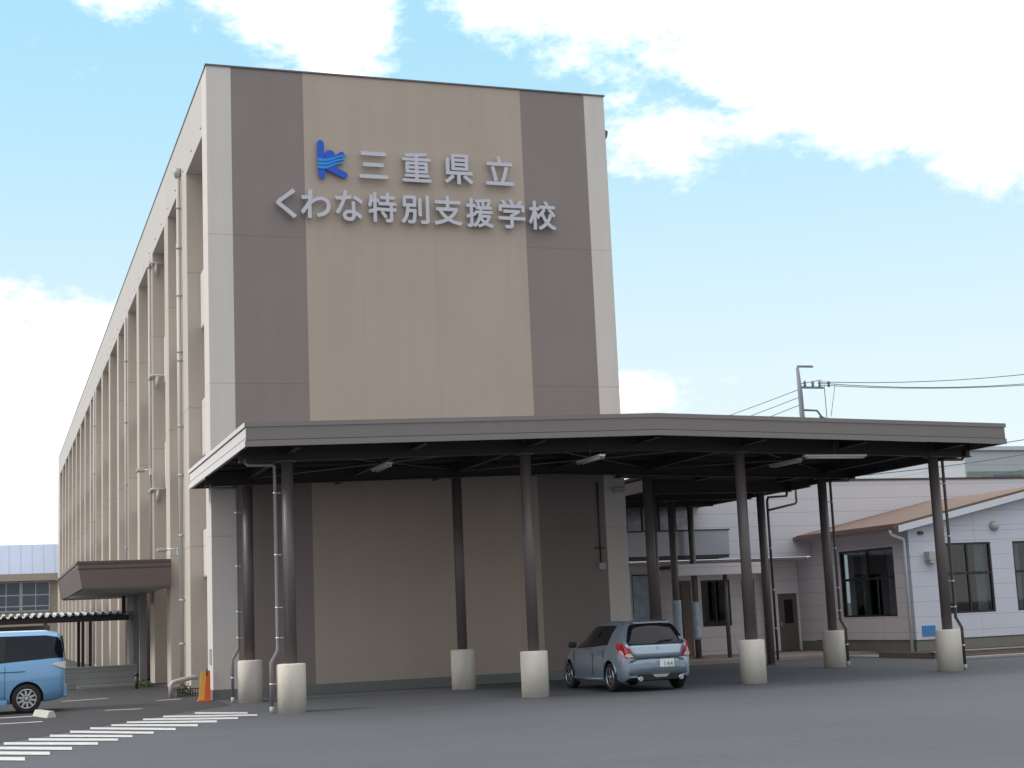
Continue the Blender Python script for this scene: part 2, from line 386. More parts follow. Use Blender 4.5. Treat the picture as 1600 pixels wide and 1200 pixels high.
def window(parent, axis, v, u0, u1, z0, z1, nu=2, zbars=(), fm=None, gm=None, curtains=(), name='window', fw=.06, sgn=1, room=True):
    """frame at plane v (slightly proud to the outside), pane as a child; outside is -axis when sgn=1"""
    fm = fm or M_['winframe']; gm = gm or GLD
    def B(mb, a, b, c, d, d0, d1):
        d0, d1 = v+sgn*d0, v+sgn*d1
        lo, hi = min(d0, d1), max(d0, d1)
        if axis == 'x': mb.box(lo, hi, a, b, c, d)
        else: mb.box(a, b, lo, hi, c, d)
    f = MB()
    B(f, u0, u1, z1-fw, z1, -.03, .06); B(f, u0, u1, z0, z0+fw, -.03, .06)
    B(f, u0, u0+fw, z0+fw, z1-fw, -.03, .06); B(f, u1-fw, u1, z0+fw, z1-fw, -.03, .06)
    for k in range(1, nu):
        u = u0+(u1-u0)*k/nu; B(f, u-.03, u+.03, z0+fw, z1-fw, -.015, .05)
    for zb in zbars:
        us = [u0+fw]+[u0+(u1-u0)*k/nu for k in range(1, nu)]+[u1-fw]
        for k in range(len(us)-1):
            a = us[k]+(.03 if k else 0); b = us[k+1]-(.03 if k < len(us)-2 else 0)
            B(f, a, b, zb-.04, zb+.04, -.012, .05)
    fo = f.build(name, fm, parent)
    g = MB(); B(g, u0+fw*.5, u1-fw*.5, z0+fw*.5, z1-fw*.5, .018, .026); g.build('pane', gm, fo)
    if curtains:
        c = MB()
        for (a, b) in curtains:
            n = max(4, int((b-a)/.07)); pts = []
            for k in range(n+1):
                uu = a+(b-a)*k/n; dd = .2+.035*(k % 2)+.01*math.sin(k*1.7)
                pts.append((uu, dd))
            for k in range(n):
                (ua, da), (ub, db) = pts[k], pts[k+1]
                def P(u, d, z): return (v+sgn*d, u, z) if axis == 'x' else (u, v+sgn*d, z)
                c.quad(P(ua, da, z0+.05), P(ub, db, z0+.05), P(ub, db, z1-.06), P(ua, da, z1-.06))
        c.build('curtain', M_['curtain'], fo, recalc=False)
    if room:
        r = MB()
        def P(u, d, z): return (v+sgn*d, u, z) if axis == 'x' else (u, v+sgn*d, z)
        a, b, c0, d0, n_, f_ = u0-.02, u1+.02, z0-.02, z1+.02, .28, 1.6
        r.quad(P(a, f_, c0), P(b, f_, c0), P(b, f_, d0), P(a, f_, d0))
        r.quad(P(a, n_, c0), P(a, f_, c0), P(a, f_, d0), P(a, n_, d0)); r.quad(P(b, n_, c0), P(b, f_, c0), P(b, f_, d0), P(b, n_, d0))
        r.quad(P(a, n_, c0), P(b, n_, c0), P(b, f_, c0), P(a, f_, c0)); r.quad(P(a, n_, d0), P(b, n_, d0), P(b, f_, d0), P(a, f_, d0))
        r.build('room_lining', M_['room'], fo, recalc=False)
    return fo

# ------------------------------------------------------------------ ground
def sheet(name, pts, z, m, sub=None):
    mb = MB(); mb.quad(*[(x, y, z) for x, y in pts]); o = mb.build(name, m, recalc=False)
    if o.data.polygons[0].normal.z < 0: o.data.flip_normals()
    return tag(o, kind='structure')
sheet('ground', [(-600, -300), (900, -300), (900, 1200), (-600, 1200)], 0, M_['asphalt'])
sheet('darker_ground', [(-30, -18), (0.25, 26.55), (3.9, 32.6), (5.1, 34.3), (5.1, 160), (-30, 160)][::-1], .004, M_['asphalt2'])  # darker-toned sheet laid over the ground on the left
# ------------------------------------------------------------------ painted lines
def painted(name, pts, label, cat, group, m='white', z=.009):
    mb = MB(); mb.quad(*[(x, y, z) for x, y in pts]); o = mb.build(name, M_[m], recalc=False)
    if o.data.polygons[0].normal.z < 0: o.data.flip_normals()
    return tag(o, label, cat, group)
HATCH = [[(4.021, 32.148), (4.922, 30.932), (4.834, 30.378), (3.931, 31.429)], [(3.316, 31.579), (4.958, 29.978), (4.872, 29.457), (3.243, 30.89)], [(2.859, 30.957), (4.496, 29.414), (4.402, 28.806), (2.804, 30.356)], [(2.492, 30.311), (4.013, 28.836), (3.922, 28.186), (2.445, 29.737)], [(2.159, 29.686), (3.561, 28.069), (3.476, 27.407), (2.118, 29.119)], [(1.744, 29.162), (3.087, 27.368), (3.018, 26.757), (1.708, 28.566)], [(1.358, 28.546), (2.646, 26.751), (2.591, 26.199), (1.327, 27.895)], [(0.984, 27.766), (2.247, 26.207), (2.203, 25.693), (0.962, 27.137)], [(0.62, 27.144), (1.968, 25.603), (1.928, 25.087), (0.607, 26.545)], [(0.216, 26.55), (1.617, 25.069), (1.578, 24.475), (0.211, 25.925)], [(-0.167, 25.895), (1.188, 24.377), (1.158, 23.759), (-0.162, 25.251)], [(-0.525, 25.199), (0.841, 23.703), (0.82, 23.089), (-0.51, 24.53)], [(-0.884, 24.451), (0.475, 22.98), (0.462, 22.343), (-0.859, 23.768)], [(-1.214, 23.651), (0.133, 22.208), (0.13, 21.617), (-1.18, 23.015)]]
for q in HATCH:
    painted('painted_stripe', q, 'white diagonal hatch stripe on the asphalt before the left corner of the building', 'road marking', 'white diagonal hatch stripes')
def line(a, b, w, label, m='fadedwhite', z=.009, group=None):
    a = Vector(a); b = Vector(b); d = (b-a).normalized(); n = Vector((-d.y, d.x))*w/2
    painted('parking_line', [tuple(a-n), tuple(b-n), tuple(b+n), tuple(a+n)], label, 'road marking', group, m, z)
line((-3, 34.9), (.95, 34.55), .26, 'white parking line under the rear of the blue van', 'white')
line((-3, 32.5), (1.0, 32.15), .22, 'white parking line passing in front of the small wheel stop', 'white')
line((1.75, 41.3), (2.95, 41.7), .35, 'short faded white line behind the rear of the blue van')
line((2.42, 35.2), (3.2, 34.9), .3, 'short faded white line between the van and the hatch stripes')
line((3.9, 38.6), (4.5, 38.7), .35, 'short faded white line before the bent pipe by the wall')

# ------------------------------------------------------------------ main school building
X0, X1, Y0, ZT = 5.1, 16.22, 37.2, 16.1
B = empty('school_building', (10.66, 37.2, 0), 'long four-storey beige school building with mauve bands and a pillared left side', 'building')
YE = 127.6
# front wall
mb = MB()
bands = [(5.1, 5.73, 0), (5.73, 7.62, 1), (7.62, 13.70, 2), (13.70, 15.61, 1), (15.61, 16.22, 0)]
for a, b, k in bands:
    mb.mi = k; mb.quad((a, Y0, .24), (b, Y0, .24), (b, Y0, ZT), (a, Y0, ZT))
mb.mi = 0
mb.quad((X0, Y0, .24), (X0, Y0+.9, .24), (X0, Y0+.9, ZT), (X0, Y0, ZT))
mb.quad((X0, Y0+.9, .24), (X0+.9, Y0+.9, .24), (X0+.9, Y0+.9, ZT), (X0, Y0+.9, ZT))
mb.quad((X1, Y0, .24), (X1, Y0+.9, .24), (X1, Y0+.9, ZT), (X1, Y0, ZT))
mb.quad((X0, Y0, ZT), (X1, Y0, ZT), (X1, Y0+.9, ZT), (X0, Y0+.9, ZT))
mb.build('front_wall', [M_['cream'], M_['mauve'], M_['beige']], B)
bx('plinth', M_['plinth'], B, X0-.02, X1+.02, Y0-.03, Y0+.88, -.02, .24)
mb = MB()
mb.box(X0-.03, X1+.03, Y0-.035, Y0+.2, ZT+.002, ZT+.04); mb.box(X0-.02, X0+.2, Y0+.2, YE+.03, ZT+.002, ZT+.04); mb.box(X1-.2, X1+.02, Y0+.2, YE+.03, ZT+.002, ZT+.04)
mb.build('roof_edge_cap', mat('grey_edge_metal', (.15, .14, .145), .5, .2), B)
bx('roof', M_['plinth'], B, X0+.2, X1-.2, Y0+.9, YE, ZT-.3, ZT-.02)
# side: recessed back wall with windows, spandrels, pillars, frieze
bx('frieze', M_['frieze'], B, X0, X0+.9, Y0+.902, YE, 14.5, ZT)
bx('far_wall', M_['cream'], B, X0, X1, YE-.02, YE+.3, 0, ZT)
bx('right_wall', M_['cream'], B, X1-.3, X1, Y0+.902, YE-.02, 0, ZT)
fins = [(41.5, 43.7), (46.25, 47.3), (51.0, 52.5), (56.15, 57.05), (60.8, 61.7), (65.6, 66.5), (70.5, 71.4), (75.5, 76.4), (80.4, 81.3), (84.9, 85.8), (89.9, 90.8), (94.8, 95.7), (99.7, 100.6), (104.6, 105.5), (109.5, 110.4), (114.4, 115.3), (119.3, 120.2), (124.4, YE-.03)]
for (a, b) in fins:
    bx('pillar', M_['fin'], B, X0+.002, X0+.95, a, b, .02, 14.498)
bx('side_wall', M_['beige'], B, X0+.952, X0+1.15, Y0+.91, YE-.03, 0, 14.5)
edges = [Y0+.9]+[v for f in fins for v in f]
fo = None
for bi in range(0, len(edges)-1, 2):
    a, b = edges[bi], edges[bi+1]
    if a > 62: break
    for (z0, z1) in ((3.1, 4.4), (6.4, 8.0), (10.0, 11.6)):
        if bi in (4, 6) and z0 < 4: continue
        bx('spandrel', M_['cream'], B, X0+.36, X0+.945, a+.003, b-.003, z0, z1, bev=.05)
    for (z0, z1) in ((4.6, 6.2), (8.1, 9.8), (11.7, 14.2)):
        window(B, 'x', X0+.945, a+.3, b-.3, z0, z1, nu=2, fm=M_['alu'], gm=M_['gymglass'], room=False, fw=.05)
for a, b in zip(edges[14::2], edges[15::2]):
    mbs = MB()
    for (z0, z1) in ((3.1, 4.4), (6.4, 8.0), (10.0, 11.6)): mbs.box(X0+.36, X0+.945, a+.003, b-.003, z0, z1)
    mbs.build('spandrel', M_['cream'], B)
# little vent caps along the frieze
for k in range(24):
    y = 38.3+k*1.95 if k < 14 else 38.3+13*1.95+(k-13)*2.1
    MB().lathe([(.035, 0), (.035, .03)], (X0-.03, y, 14.78), 'x', 10).build('vent_cap', M_['clamp'], B)
# storm drain pipes on the first and third pillars
def pipe_on(mbx, y, ztop, zbot, r=.06, x=X0-.08):
    mbx.tube([(x, y, zbot), (x, y, ztop)], r, 12)
p = MB(); pipe_on(p, 42.75, 14.75, .12); p.lathe([(.06, 14.72), (.12, 14.86), (.13, 15.0), (.115, 15.0)], (X0-.1, 42.75, 0), 'z', 12)
for z in (1.3, 2.5, 4.3, 6.0, 7.4, 9.3, 9.55, 11.2, 12.6, 13.8): p.lathe([(.075, z), (.075, z+.06)], (X0-.08, 42.75, 0), 'z', 12)
p.build('drainpipe', M_['pipe'], B)
p = MB(); pipe_on(p, 43.35, 12.9, 3.2, .035, X0-.05); p.build('conduit', M_['pipe'], B)
p = MB(); pipe_on(p, 51.25, 14.3, 2.6, .055)
for z in (14.15, 10.25, 6.4):
    p.tube([(X0-.08, 51.25, z), (X0-.07, 50.9, z), (X0+.02, 50.88, z), (X0+.9, 50.88, z)], .045, 10)
    p.tube([(X0+.12, 50.88, z-.02), (X0+.12, 50.88, z-.42)], .06, 10)
    p.lathe([(.075, z-.1), (.075, z-.02)], (X0-.08, 51.25, 0), 'z', 12)
p.build('drainpipe', M_['pipe'], B)
for yy in (61.0, 80.7):
    p = MB(); pipe_on(p, yy, 14.3, .2, .055)
    for z in (2.4, 5, 7.5, 10, 12.5): p.lathe([(.072, z), (.072, z+.06)], (X0-.08, yy, 0), 'z', 10)
    p.build('drainpipe', M_['pipe'], B)
p = MB(); p.lathe([(.05, 14.6), (.05, 15.0), (.17, 15.18), (.2, 15.34), (.17, 15.34)], (X1+.22, 38.0, 0), 'z', 12); p.tube([(X1+.22, 38, 14.62), (X1+.08, 38, 14.45), (X1+.08, 38, .2)], .05, 10)
p.build('drainpipe', M_['cap'], B)
# conduit with a white box on the front wall under the canopy
p = MB(); p.tube([(15.4, Y0-.03, 5.15), (15.4, Y0-.03, 3.0)], .022, 8); p.tube([(15.24, Y0-.025, 3.4), (15.56, Y0-.025, 3.4)], .015, 8); p.build('conduit', M_['cap'], B)
bx('meter_box', M_['lampwhite'], B, 15.31, 15.5, Y0-.12, Y0, 2.82, 3.0, bev=.01)
bx('wall_lamp', M_['lampwhite'], B, 15.85, 16.2, Y0-.15, Y0, 4.88, 5.0, bev=.01)
bx('notice_box', M_['lampwhite'], B, X0-.03, X0+.0, Y0+.2, Y0+.5, .85, 1.22)
# grey entrance recess on the left side below the entry canopy
e = MB(); e.box(X0-.35, X0+.5, 57.2, 57.4, 0, 3.4); e.box(X0-.34, X0-.1, 55.0, 57.2, 0, 3.4); e.build('entrance_wall', M_['greywall'], B)
window(B, 'y', 56.2, X0-.06, X0+.30, .2, 2.7, nu=1, fm=M_['alu'], gm=M_['gymglass'], room=False, zbars=(.9, 1.2, 1.5, 1.8), name='entrance_window')
bx('entrance_post', M_['greywall'], B, X0-.32, X0-.08, 52.8, 53.0, 0, 3.3)
# security lamps on the pillars
def bracket_lamp(x, y, z, arm, label, s=1):
    t = empty('flood_lamp', (x, y, z), label, 'lamp')
    m_ = MB(); m_.tube([(x, y, z-.02), (x, y, z+.05), (x-arm, y, z+.05)], .03*s, 8); m_.box(x-.06, x+.01, y-.12, y+.12, z-.12, z+.1); m_.build('arm', M_['clamp'], t)
    h = MB(); h.box(x-arm-.34*s, x-arm, y-.14, y+.14, z-.02, z+.10*s, bev=.03); h.build('lamp_head', M_['lampwhite'], t)
bracket_lamp(X0-.08, 43.2, 3.93, .35, 'white flood lamp on an arm just above the brown side canopy', .8)
bracket_lamp(X0-.08, 50.95, 7.0, .22, 'small grey flood lamp halfway up the third side pillar', .8)

# brown side-entry canopy
t = empty('side_canopy', (3.8, 46, 3.1), 'brown metal-clad canopy over the left side entrance', 'canopy')
mb = MB()
pr = [(2.52, 3.04), (2.40, 3.70), (2.40, 3.76), (5.095, 3.76), (5.095, 3.04)]
mb.prism([(x, 46.0, z) for x, z in pr], (0, 14.2, 0)); mb.build('canopy_shell', mat('canopy_brown', (.155, .118, .108), .45, 0, var=.05, zper=.05, lw=.002, ldark=.1), t)
bx('roof_edge', M_['brownmetal'], t, 2.36, 5.094, 45.96, 60.24, 3.763, 3.84)
bx('trim', M_['cap'], t, 2.385, 5.093, 45.985, 46.0, 3.60, 3.63)
bx('soffit', M_['lampwhite'], t, 2.62, 5.09, 46.12, 60.1, 3.02, 3.038)

# ------------------------------------------------------------------ name sign and emblem
def text_mesh(s, x0, x1, z0, z1, name, m, parent, depth=.06, off=0.0, bold=0.0, y=Y0-.13, font_off=True):
    cu = bpy.data.curves.new(name, 'FONT'); cu.body = s; cu.size = 1; cu.extrude = .5; cu.offset = off; cu.resolution_u = 3
    o = bpy.data.objects.new(name, cu); COL.objects.link(o)
    bpy.context.view_layer.update()
    dg = bpy.context.evaluated_depsgraph_get(); me = bpy.data.meshes.new_from_object(o.evaluated_get(dg))
    bpy.data.objects.remove(o); bpy.data.curves.remove(cu)
    xs = [v.co.x for v in me.vertices]; ys = [v.co.y for v in me.vertices]
    a, b, c, d = min(xs), max(xs), min(ys), max(ys)
    src = [tuple(v.co) for v in me.vertices]; pol = [tuple(p.vertices) for p in me.polygons]
    vv = []; ff = []
    x0 += bold; x1 -= bold; z0 += bold; z1 -= bold
    offs = [(0, 0)] if not bold else [(0, 0)]+[(bold*math.cos(k*math.pi/4), bold*math.sin(k*math.pi/4)) for k in range(8)]
    for i, (ox, oz) in enumerate(offs):
        base = len(vv)
        vv += [(x0+(px-a)/(b-a)*(x1-x0)+ox, y-(pz*(depth+.0012*i)), z0+(py-c)/(d-c)*(z1-z0)+oz) for px, py, pz in src]
        ff += [tuple(base+k for k in f) for f in pol]
    me.clear_geometry(); me.from_pydata(vv, [], ff); me.update()
    me.materials.clear(); me.materials.append(m)
    ob = bpy.data.objects.new(name, me); COL.objects.link(ob)
    if parent: ob.parent = parent; ob.location = -Vector(parent.location)
    return ob
S = empty('school_name_sign', (10.7, Y0, 12.0), 'two rows of silver raised characters high on the front wall', 'sign')
row1 = [('三', 9.05, 9.83, 13.27, 14.00), ('重', 10.22, 11.02, 13.24, 14.06), ('県', 11.39, 12.20, 13.24, 14.08), ('立', 12.56, 13.36, 13.28, 14.10)]
row2 = [('く', 6.83, 7.36, 12.09, 12.88), ('わ', 7.47, 8.26, 12.11, 12.88), ('な', 8.38, 9.12, 12.08, 12.91), ('特', 9.26, 10.03, 12.09, 12.90), ('別', 10.15, 10.93, 12.09, 12.88),
        ('支', 11.05, 11.84, 12.09, 12.90), ('援', 11.96, 12.73, 12.07, 12.89), ('学', 12.87, 13.65, 12.08, 12.90), ('校', 13.75, 14.54, 12.08, 12.90)]
for (c, a, b, z0, z1) in row1+row2:
    text_mesh(c, a, b, z0, z1, 'character', M_['letter'], S, bold=.017)
E_ = empty('emblem', (8.35, Y0, 13.2), 'blue figure-shaped emblem with light blue waves, left of the upper row of characters', 'emblem')
def capsule(mb, p, q, r, y, d, r2=None, seg=8):
    p = Vector((p[0], 0, p[1])); q = Vector((q[0], 0, q[1])); r2 = r2 or r
    t = (q-p); a0 = math.atan2(t.z, t.x); pts = []
    for k in range(seg+1): a = a0+math.pi/2+math.pi*k/seg; pts.append((p.x+r*math.cos(a), y, p.z+r*math.sin(a)))
    for k in range(seg+1): a = a0-math.pi/2+math.pi*k/seg; pts.append((q.x+r2*math.cos(a), y, q.z+r2*math.sin(a)))
    mb.prism(pts, (0, d, 0))
mb = MB()
capsule(mb, (8.035, 14.17), (8.06, 13.30), .085, Y0-.11, .05)
capsule(mb, (8.275, 13.85), (8.277, 13.86), .135, Y0-.113, .05)
capsule(mb, (8.20, 13.62), (8.60, 13.90), .075, Y0-.116, .05, .07)
capsule(mb, (8.10, 13.60), (8.66, 13.33), .10, Y0-.119, .05, .085)
mb.prism([(7.97, Y0-.122, 13.50), (8.40, Y0-.122, 13.54), (8.52, Y0-.122, 13.76), (7.97, Y0-.122, 13.78)], (0, .05, 0))
mb.build('figure', M_['blue'], E_)
for k in range(3):
    mb = MB(); n = 14; zc = 13.72-.10*k
    top = []; bot = []
    for i in range(n+1):
        u = i/n; x = 7.96+u*(.76-.05*k); z = zc+.02+.05*math.sin(u*4.6+3.6)+.07*u; w = .040*(1-.55*u)
        top.append((x, Y0-.135, z+w)); bot.append((x, Y0-.135, z-w))
    mb.prism(top+bot[::-1], (0, .06, 0)); mb.build('wave', M_['ltblue'], E_)

# ------------------------------------------------------------------ entrance canopy (shallow gable)
YF, YB = 28.8, 37.62
XL, XR, XM = 4.63, 22.25, 13.42
def zb(x, lo=5.16, hi=5.375): return lo+(hi-lo)*(1-abs(x-XM)/(XR-XM))
T = empty('entrance_canopy', (XM, 33.2, 0), 'large brown flat-looking canopy on round columns in front of the building', 'canopy')
def fascia_front(name, y0, y1, m, a, b, ext=0):   # strip between heights a..b above zb
    mb = MB()
    for xa, xb in ((XL-ext, XM), (XM, XR+ext)):
        mb.prism([(xa, y0, zb(xa)+a), (xb, y0, zb(xb)+a), (xb, y0, zb(xb)+b), (xa, y0, zb(xa)+b)], (0, y1-y0, 0))
    return mb
fascia_front('f', YF, YF+.05, None, 0, .47).build('front_fascia', M_['fascia'], T)
fascia_front('f', YF-.022, YF-.002, None, 0.0, .115, .019).build('lower_trim', M_['fascialip'], T)
fascia_front('f', YF-.03, YF-.002, None, .385, .475, .027).build('upper_trim', M_['fascialip'], T)
fascia_front('f', YF-.012, YF-.002, None, .116, .13).build('shadow_gap', M_['beam'], T)
def fascia_side(x, s, y0=YF+.052, y1=YB):
    m = MB(); a = min(x, x+s*.05); m.box(a, a+.05, y0, y1, 5.16, 5.63); m.build('side_fascia', M_['fascia'], T)
    for (z0, z1, w) in ((5.16, 5.275, .02), (5.545, 5.635, .028), (5.33, 5.345, .008)):
        m = MB(); a = x-s*w if s > 0 else x; m.box(min(x, x-s*w), max(x, x-s*w)-.0, YF-.001, y1, z0-.001, z1); m.build('side_trim', M_['fascialip'], T)
fascia_side(XL, 1); fascia_side(XR, -1)
fascia_front('f', YB-.05, YB, None, 0, .46).build('rear_fascia', M_['fascia'], T)
# roof deck with folded ribs on the underside
mb = MB()
n = 58
for side, (xa, xb) in enumerate(((XL+.06, XM), (XM, XR-.06))):
    m_ = MB()
    ys = YF+.06; step = (YB-.06-ys)/n
    prof = []
    for k in range(n):
        y = ys+k*step; prof += [(y, 0), (y+step*.3, 0), (y+step*.5, .09), (y+step*.8, .09)]
    prof.append((YB-.06, 0))
    for (ya, za), (yb, zb_) in zip(prof[:-1], prof[1:]):
        m_.quad((xa, ya, zb(xa)+.18+za), (xb, ya, zb(xb)+.18+za), (xb, yb, zb(xb)+.18+zb_), (xa, yb, zb(xa)+.18+zb_))
        
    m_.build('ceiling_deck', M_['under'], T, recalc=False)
for xa, xb in ((XL+.051, XM), (XM, XR-.051)):
    mb = MB(); mb.prism([(xa, YF+.052, zb(xa)+.32), (xb, YF+.052, zb(xb)+.32), (xb, YF+.052, zb(xb)+.40), (xa, YF+.052, zb(xa)+.40)], (0, YB-.05-YF-.054, 0)); mb.build('roof_panel', M_['brownmetal'], T)
def ibeam(mb, p, q, h=.3, w=.16):
    p = Vector(p); q = Vector(q); d = (q-p).normalized(); s = d.cross(Vector((0, 0, 1))).normalized()*(w/2); t = .014
    def slab(off0, off1, ww):
        sv = s.normalized()*ww/2
        mb.prism([p-sv+Vector((0, 0, off0)), p+sv+Vector((0, 0, off0)), p+sv+Vector((0, 0, off1)), p-sv+Vector((0, 0, off1))], q-p)
    slab(0, t, w); slab(h-t, h, w); slab(t, h-t, .012)
for Y in (30.1, 35.2):
    mb = MB()
    for xa, xb in ((XL+.06, XM), (XM, XR-.06)): ibeam(mb, (xa, Y, zb(xa)-.17), (xb, Y, zb(xb)-.17), .33)
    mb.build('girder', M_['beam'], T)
CX = [5.67, 10.83, 15.98, 21.13]
for x in CX+[8.25, 13.42, 18.55]:
    mb = MB(); ibeam(mb, (x, YF+.1, zb(x)-.05), (x, 30.0, zb(x)-.05), .2, .12); ibeam(mb, (x, 30.2, zb(x)-.05), (x, 35.1, zb(x)-.05), .2, .12); ibeam(mb, (x, 35.3, zb(x)-.05), (x, YB-.06, zb(x)-.05), .2, .12)
    mb.build('cross_beam', M_['beam'], T)
for Y in (28.98, 31.4, 32.65, 33.9, 36.6):
    mb = MB()
    for xa, xb in ((XL+.06, XM), (XM, XR-.06)):
        mb.prism([(xa, Y, zb(xa)+.15-.02), (xb, Y, zb(xb)+.15-.02), (xb, Y, zb(xb)+.175), (xa, Y, zb(xa)+.175)], (0, .06, 0))
    mb.build('purlin', M_['beam'], T)
for a, b in zip(CX[:-1], CX[1:]):
    for (y0, y1) in ((30.2, 35.1), (35.1, 30.2)):
        MB().tube([(a+.1, y0, zb(a)+.0+(.02 if y0 < y1 else -.02)), (b-.1, y1, zb(b)+(.02 if y0 < y1 else -.02))], .012, 6).build('brace_rod', M_['gpipe'], T)
# gutters under both low ends
for x in (XR-.24,):
    m = MB(); m.box(x, x+.10, YF+1.2, YB-.05, 5.02, 5.15); m.build('gutter', M_['beam'], T)
# columns with pedestals
def column(x, y, ped=True, zt=None, r=.12, z0=0, parent=T):
    zt = zt or zb(x)-.17
    c = MB(); c.tube([(x, y, z0+(.9 if ped else 0)), (x, y, zt-.02)], r, 24); 
    c.box(x-.17, x+.17, y-.17, y+.17, zt-.02, zt-.002)
    if not ped: c.lathe([(r+.05, z0), (r+.05, z0+.03)], (x, y, 0), 'z', 20)
    co = c.build('column', M_['col'], parent)
    if ped:
        h = .95; R = .29
        pm = MB(); pm.lathe([(R, -.01), (R, h-.025), (R-.008, h-.008), (R-.025, h), (R-.1, h+.004)], (x, y, 0), 'z', 40)
        po = pm.build('pedestal', M_['conc'], co)
        for f in po.data.polygons: f.use_smooth = abs(f.normal.z) < .3
    return co
for x in CX:
    column(x, 30.1)
for x in (5.67, 10.83, 21.13): column(x, 35.2)
column(15.98, 35.2)
# downpipes with a kick around the pedestal
def downpipe(x, y, s, gx, m):
    """s: -1 pipe on the left of its column, +1 on the right"""
    p = MB(); cx = x+s*.26; kx = x+s*.40
    p.tube([(gx, y+.02, 5.05), (gx, y, 4.99), (gx-s*.05, y, 4.94), (cx+s*.05, y, 4.94), (cx, y, 4.90), (cx, y, 1.22), (kx, y, .98), (kx, y, .13)], .037, 12)
    o = p.build('downpipe', m, T)
    q = MB()
    for z in (4.35, 3.1, 2.05, 1.45):
        q.lathe([(.043, z), (.043, z+.035)], (cx, y, 0), 'z', 12); q.tube([(cx-s*.02, y, z+.017), (x+s*.11, y, z+.017)], .012, 6)
    q.lathe([(.043, .55), (.043, .585)], (kx, y, 0), 'z', 12); q.tube([(kx-s*.02, y, .567), (x+s*.28, y, .567)], .012, 6)
    q.build('clamp', M_['clamp'], o)
    MB().lathe([(.045, .0), (.045, .13)], (kx, y, 0), 'z', 12).build('drain_socket', M_['lampwhite'], o)
downpipe(5.67, 30.1, -1, 4.82, M_['gpipe']); downpipe(5.67, 35.2, -1, 4.82, M_['gpipe'])
downpipe(21.13, 30.1, 1, 22.0, M_['bpipe']); downpipe(21.13, 35.2, 1, 22.0, M_['bpipe'])
# light fittings below the ceiling
def lamp_fitting(x, y, dx, dy, label):
    z = 4.93; t = empty('ceiling_light', (x, y, z), label, 'light', 'long twin-tube light fittings under the entrance canopy')
    hx, hy = (dx/2+.07 if dx else .07), (dy/2+.07 if dy else .07)
    m = MB(); m.box(x-hx, x+hx, y-hy, y+hy, z, z+.05, bev=.008); m.build('housing', M_['lampwhite'], t)
    for s in (-1, 1):
        if dy: m = MB().tube([(x+s*.05, y-dy/2, z-.02), (x+s*.05, y+dy/2, z-.02)], .017, 8)
        else: m = MB().tube([(x-dx/2, y+s*.05, z-.02), (x+dx/2, y+s*.05, z-.02)], .017, 8)
        m.build('tube', M_['tubewhite'], t)
    m = MB().tube([(x, y, z+.05), (x, y, zb(x)+.13)], .012, 6); m.build('hanger', M_['cap'], t)
lamp_fitting(7.8, 30.7, 0, 1.2, 'light fitting under the canopy between the two left front columns')
lamp_fitting(12.1, 29.5, 0, 1.2, 'light fitting under the canopy just right of the second front column')
lamp_fitting(17.45, 30.6, 0, 1.2, 'light fitting pointing into the canopy right of the third front column')
lamp_fitting(17.95, 29.25, 1.45, 0, 'light fitting parallel to the canopy edge, nearest the right end')

# covered walkway behind the canopy
Wk = empty('covered_walkway', (20.1, 41.5, 0), 'narrow covered walkway with brown columns behind the right half of the entrance canopy', 'walkway roof')
wx0, wx1, wy0, wy1, wz = 17.2, 22.25, 37.66, 45.0, 4.97
bx('side_fascia', M_['fascia'], Wk, wx1-.05, wx1, wy0, wy1, wz+.02, wz+.42)
bx('side_fascia', M_['brownmetal'], Wk, wx0, wx0+.05, wy0, wy1, wz+.0, wz+.34)
m_ = MB(); n = 44; st = (wy1-wy0)/n
for k in range(n):
    y = wy0+k*st
    for (ya, za, yb, zb2) in ((y, 0, y+st*.3, 0), (y+st*.3, 0, y+st*.5, .1), (y+st*.5, .1, y+st*.8, .1), (y+st*.8, .1, y+st, 0)):
        m_.quad((wx0-.1, ya, wz+.35+za), (wx1-.06, ya, wz+.35+za), (wx1-.06, yb, wz+.35+zb2), (wx0-.1, yb, wz+.35+zb2))
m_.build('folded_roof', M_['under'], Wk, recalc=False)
for y in (38.7, 41.2, 43.8):
    mb = MB(); ibeam(mb, (wx0+.06, y, wz-.02), (wx1-.06, y, wz-.02), .3, .15); mb.build('cross_beam', M_['beam'], Wk)
cs = [column(17.67, 38.7, False, 4.95, .115, 0, Wk), column(19.45, 41.2, False, 4.95, .11, .1, Wk), column(21.35, 43.8, False, 4.95, .10, .1, Wk), column(21.15, 38.7, False, 4.95, .115, 0, Wk)]
for (x, y, c, a, b) in ((19.45, 41.2, cs[1], .35, 1.95), (21.35, 43.8, cs[2], .7, 1.9)):
    MB().lathe([(.135, a), (.14, a+.1), (.135, (a+b)/2), (.14, b-.1), (.135, b)], (x, y, 0), 'z', 20).build('protective_wrap', M_['wrap'], c)
p = MB(); sx, sy = 21.37, 38.7
p.tube([(sx, sy, .12), (sx, sy, 4.70), (sx+.04, sy, 4.80), (22.02, sy, 4.83), (22.04, sy, 4.9), (22.04, sy, 5.05)], .038, 10)
p.tube([(sx, sy, 4.40), (sx+.05, sy-.02, 4.43), (22.28, sy-.02, 4.60), (22.33, sy-.02, 4.66), (22.33, sy-.02, 5.1)], .034, 10)
p.build('downpipe', M_['bpipe'], Wk)
p = MB()
for z in (1.0, 2.1, 3.3): p.lathe([(.046, z), (.046, z+.04)], (sx, sy, 0), 'z', 10)
p.build('clamp', M_['clamp'], Wk)

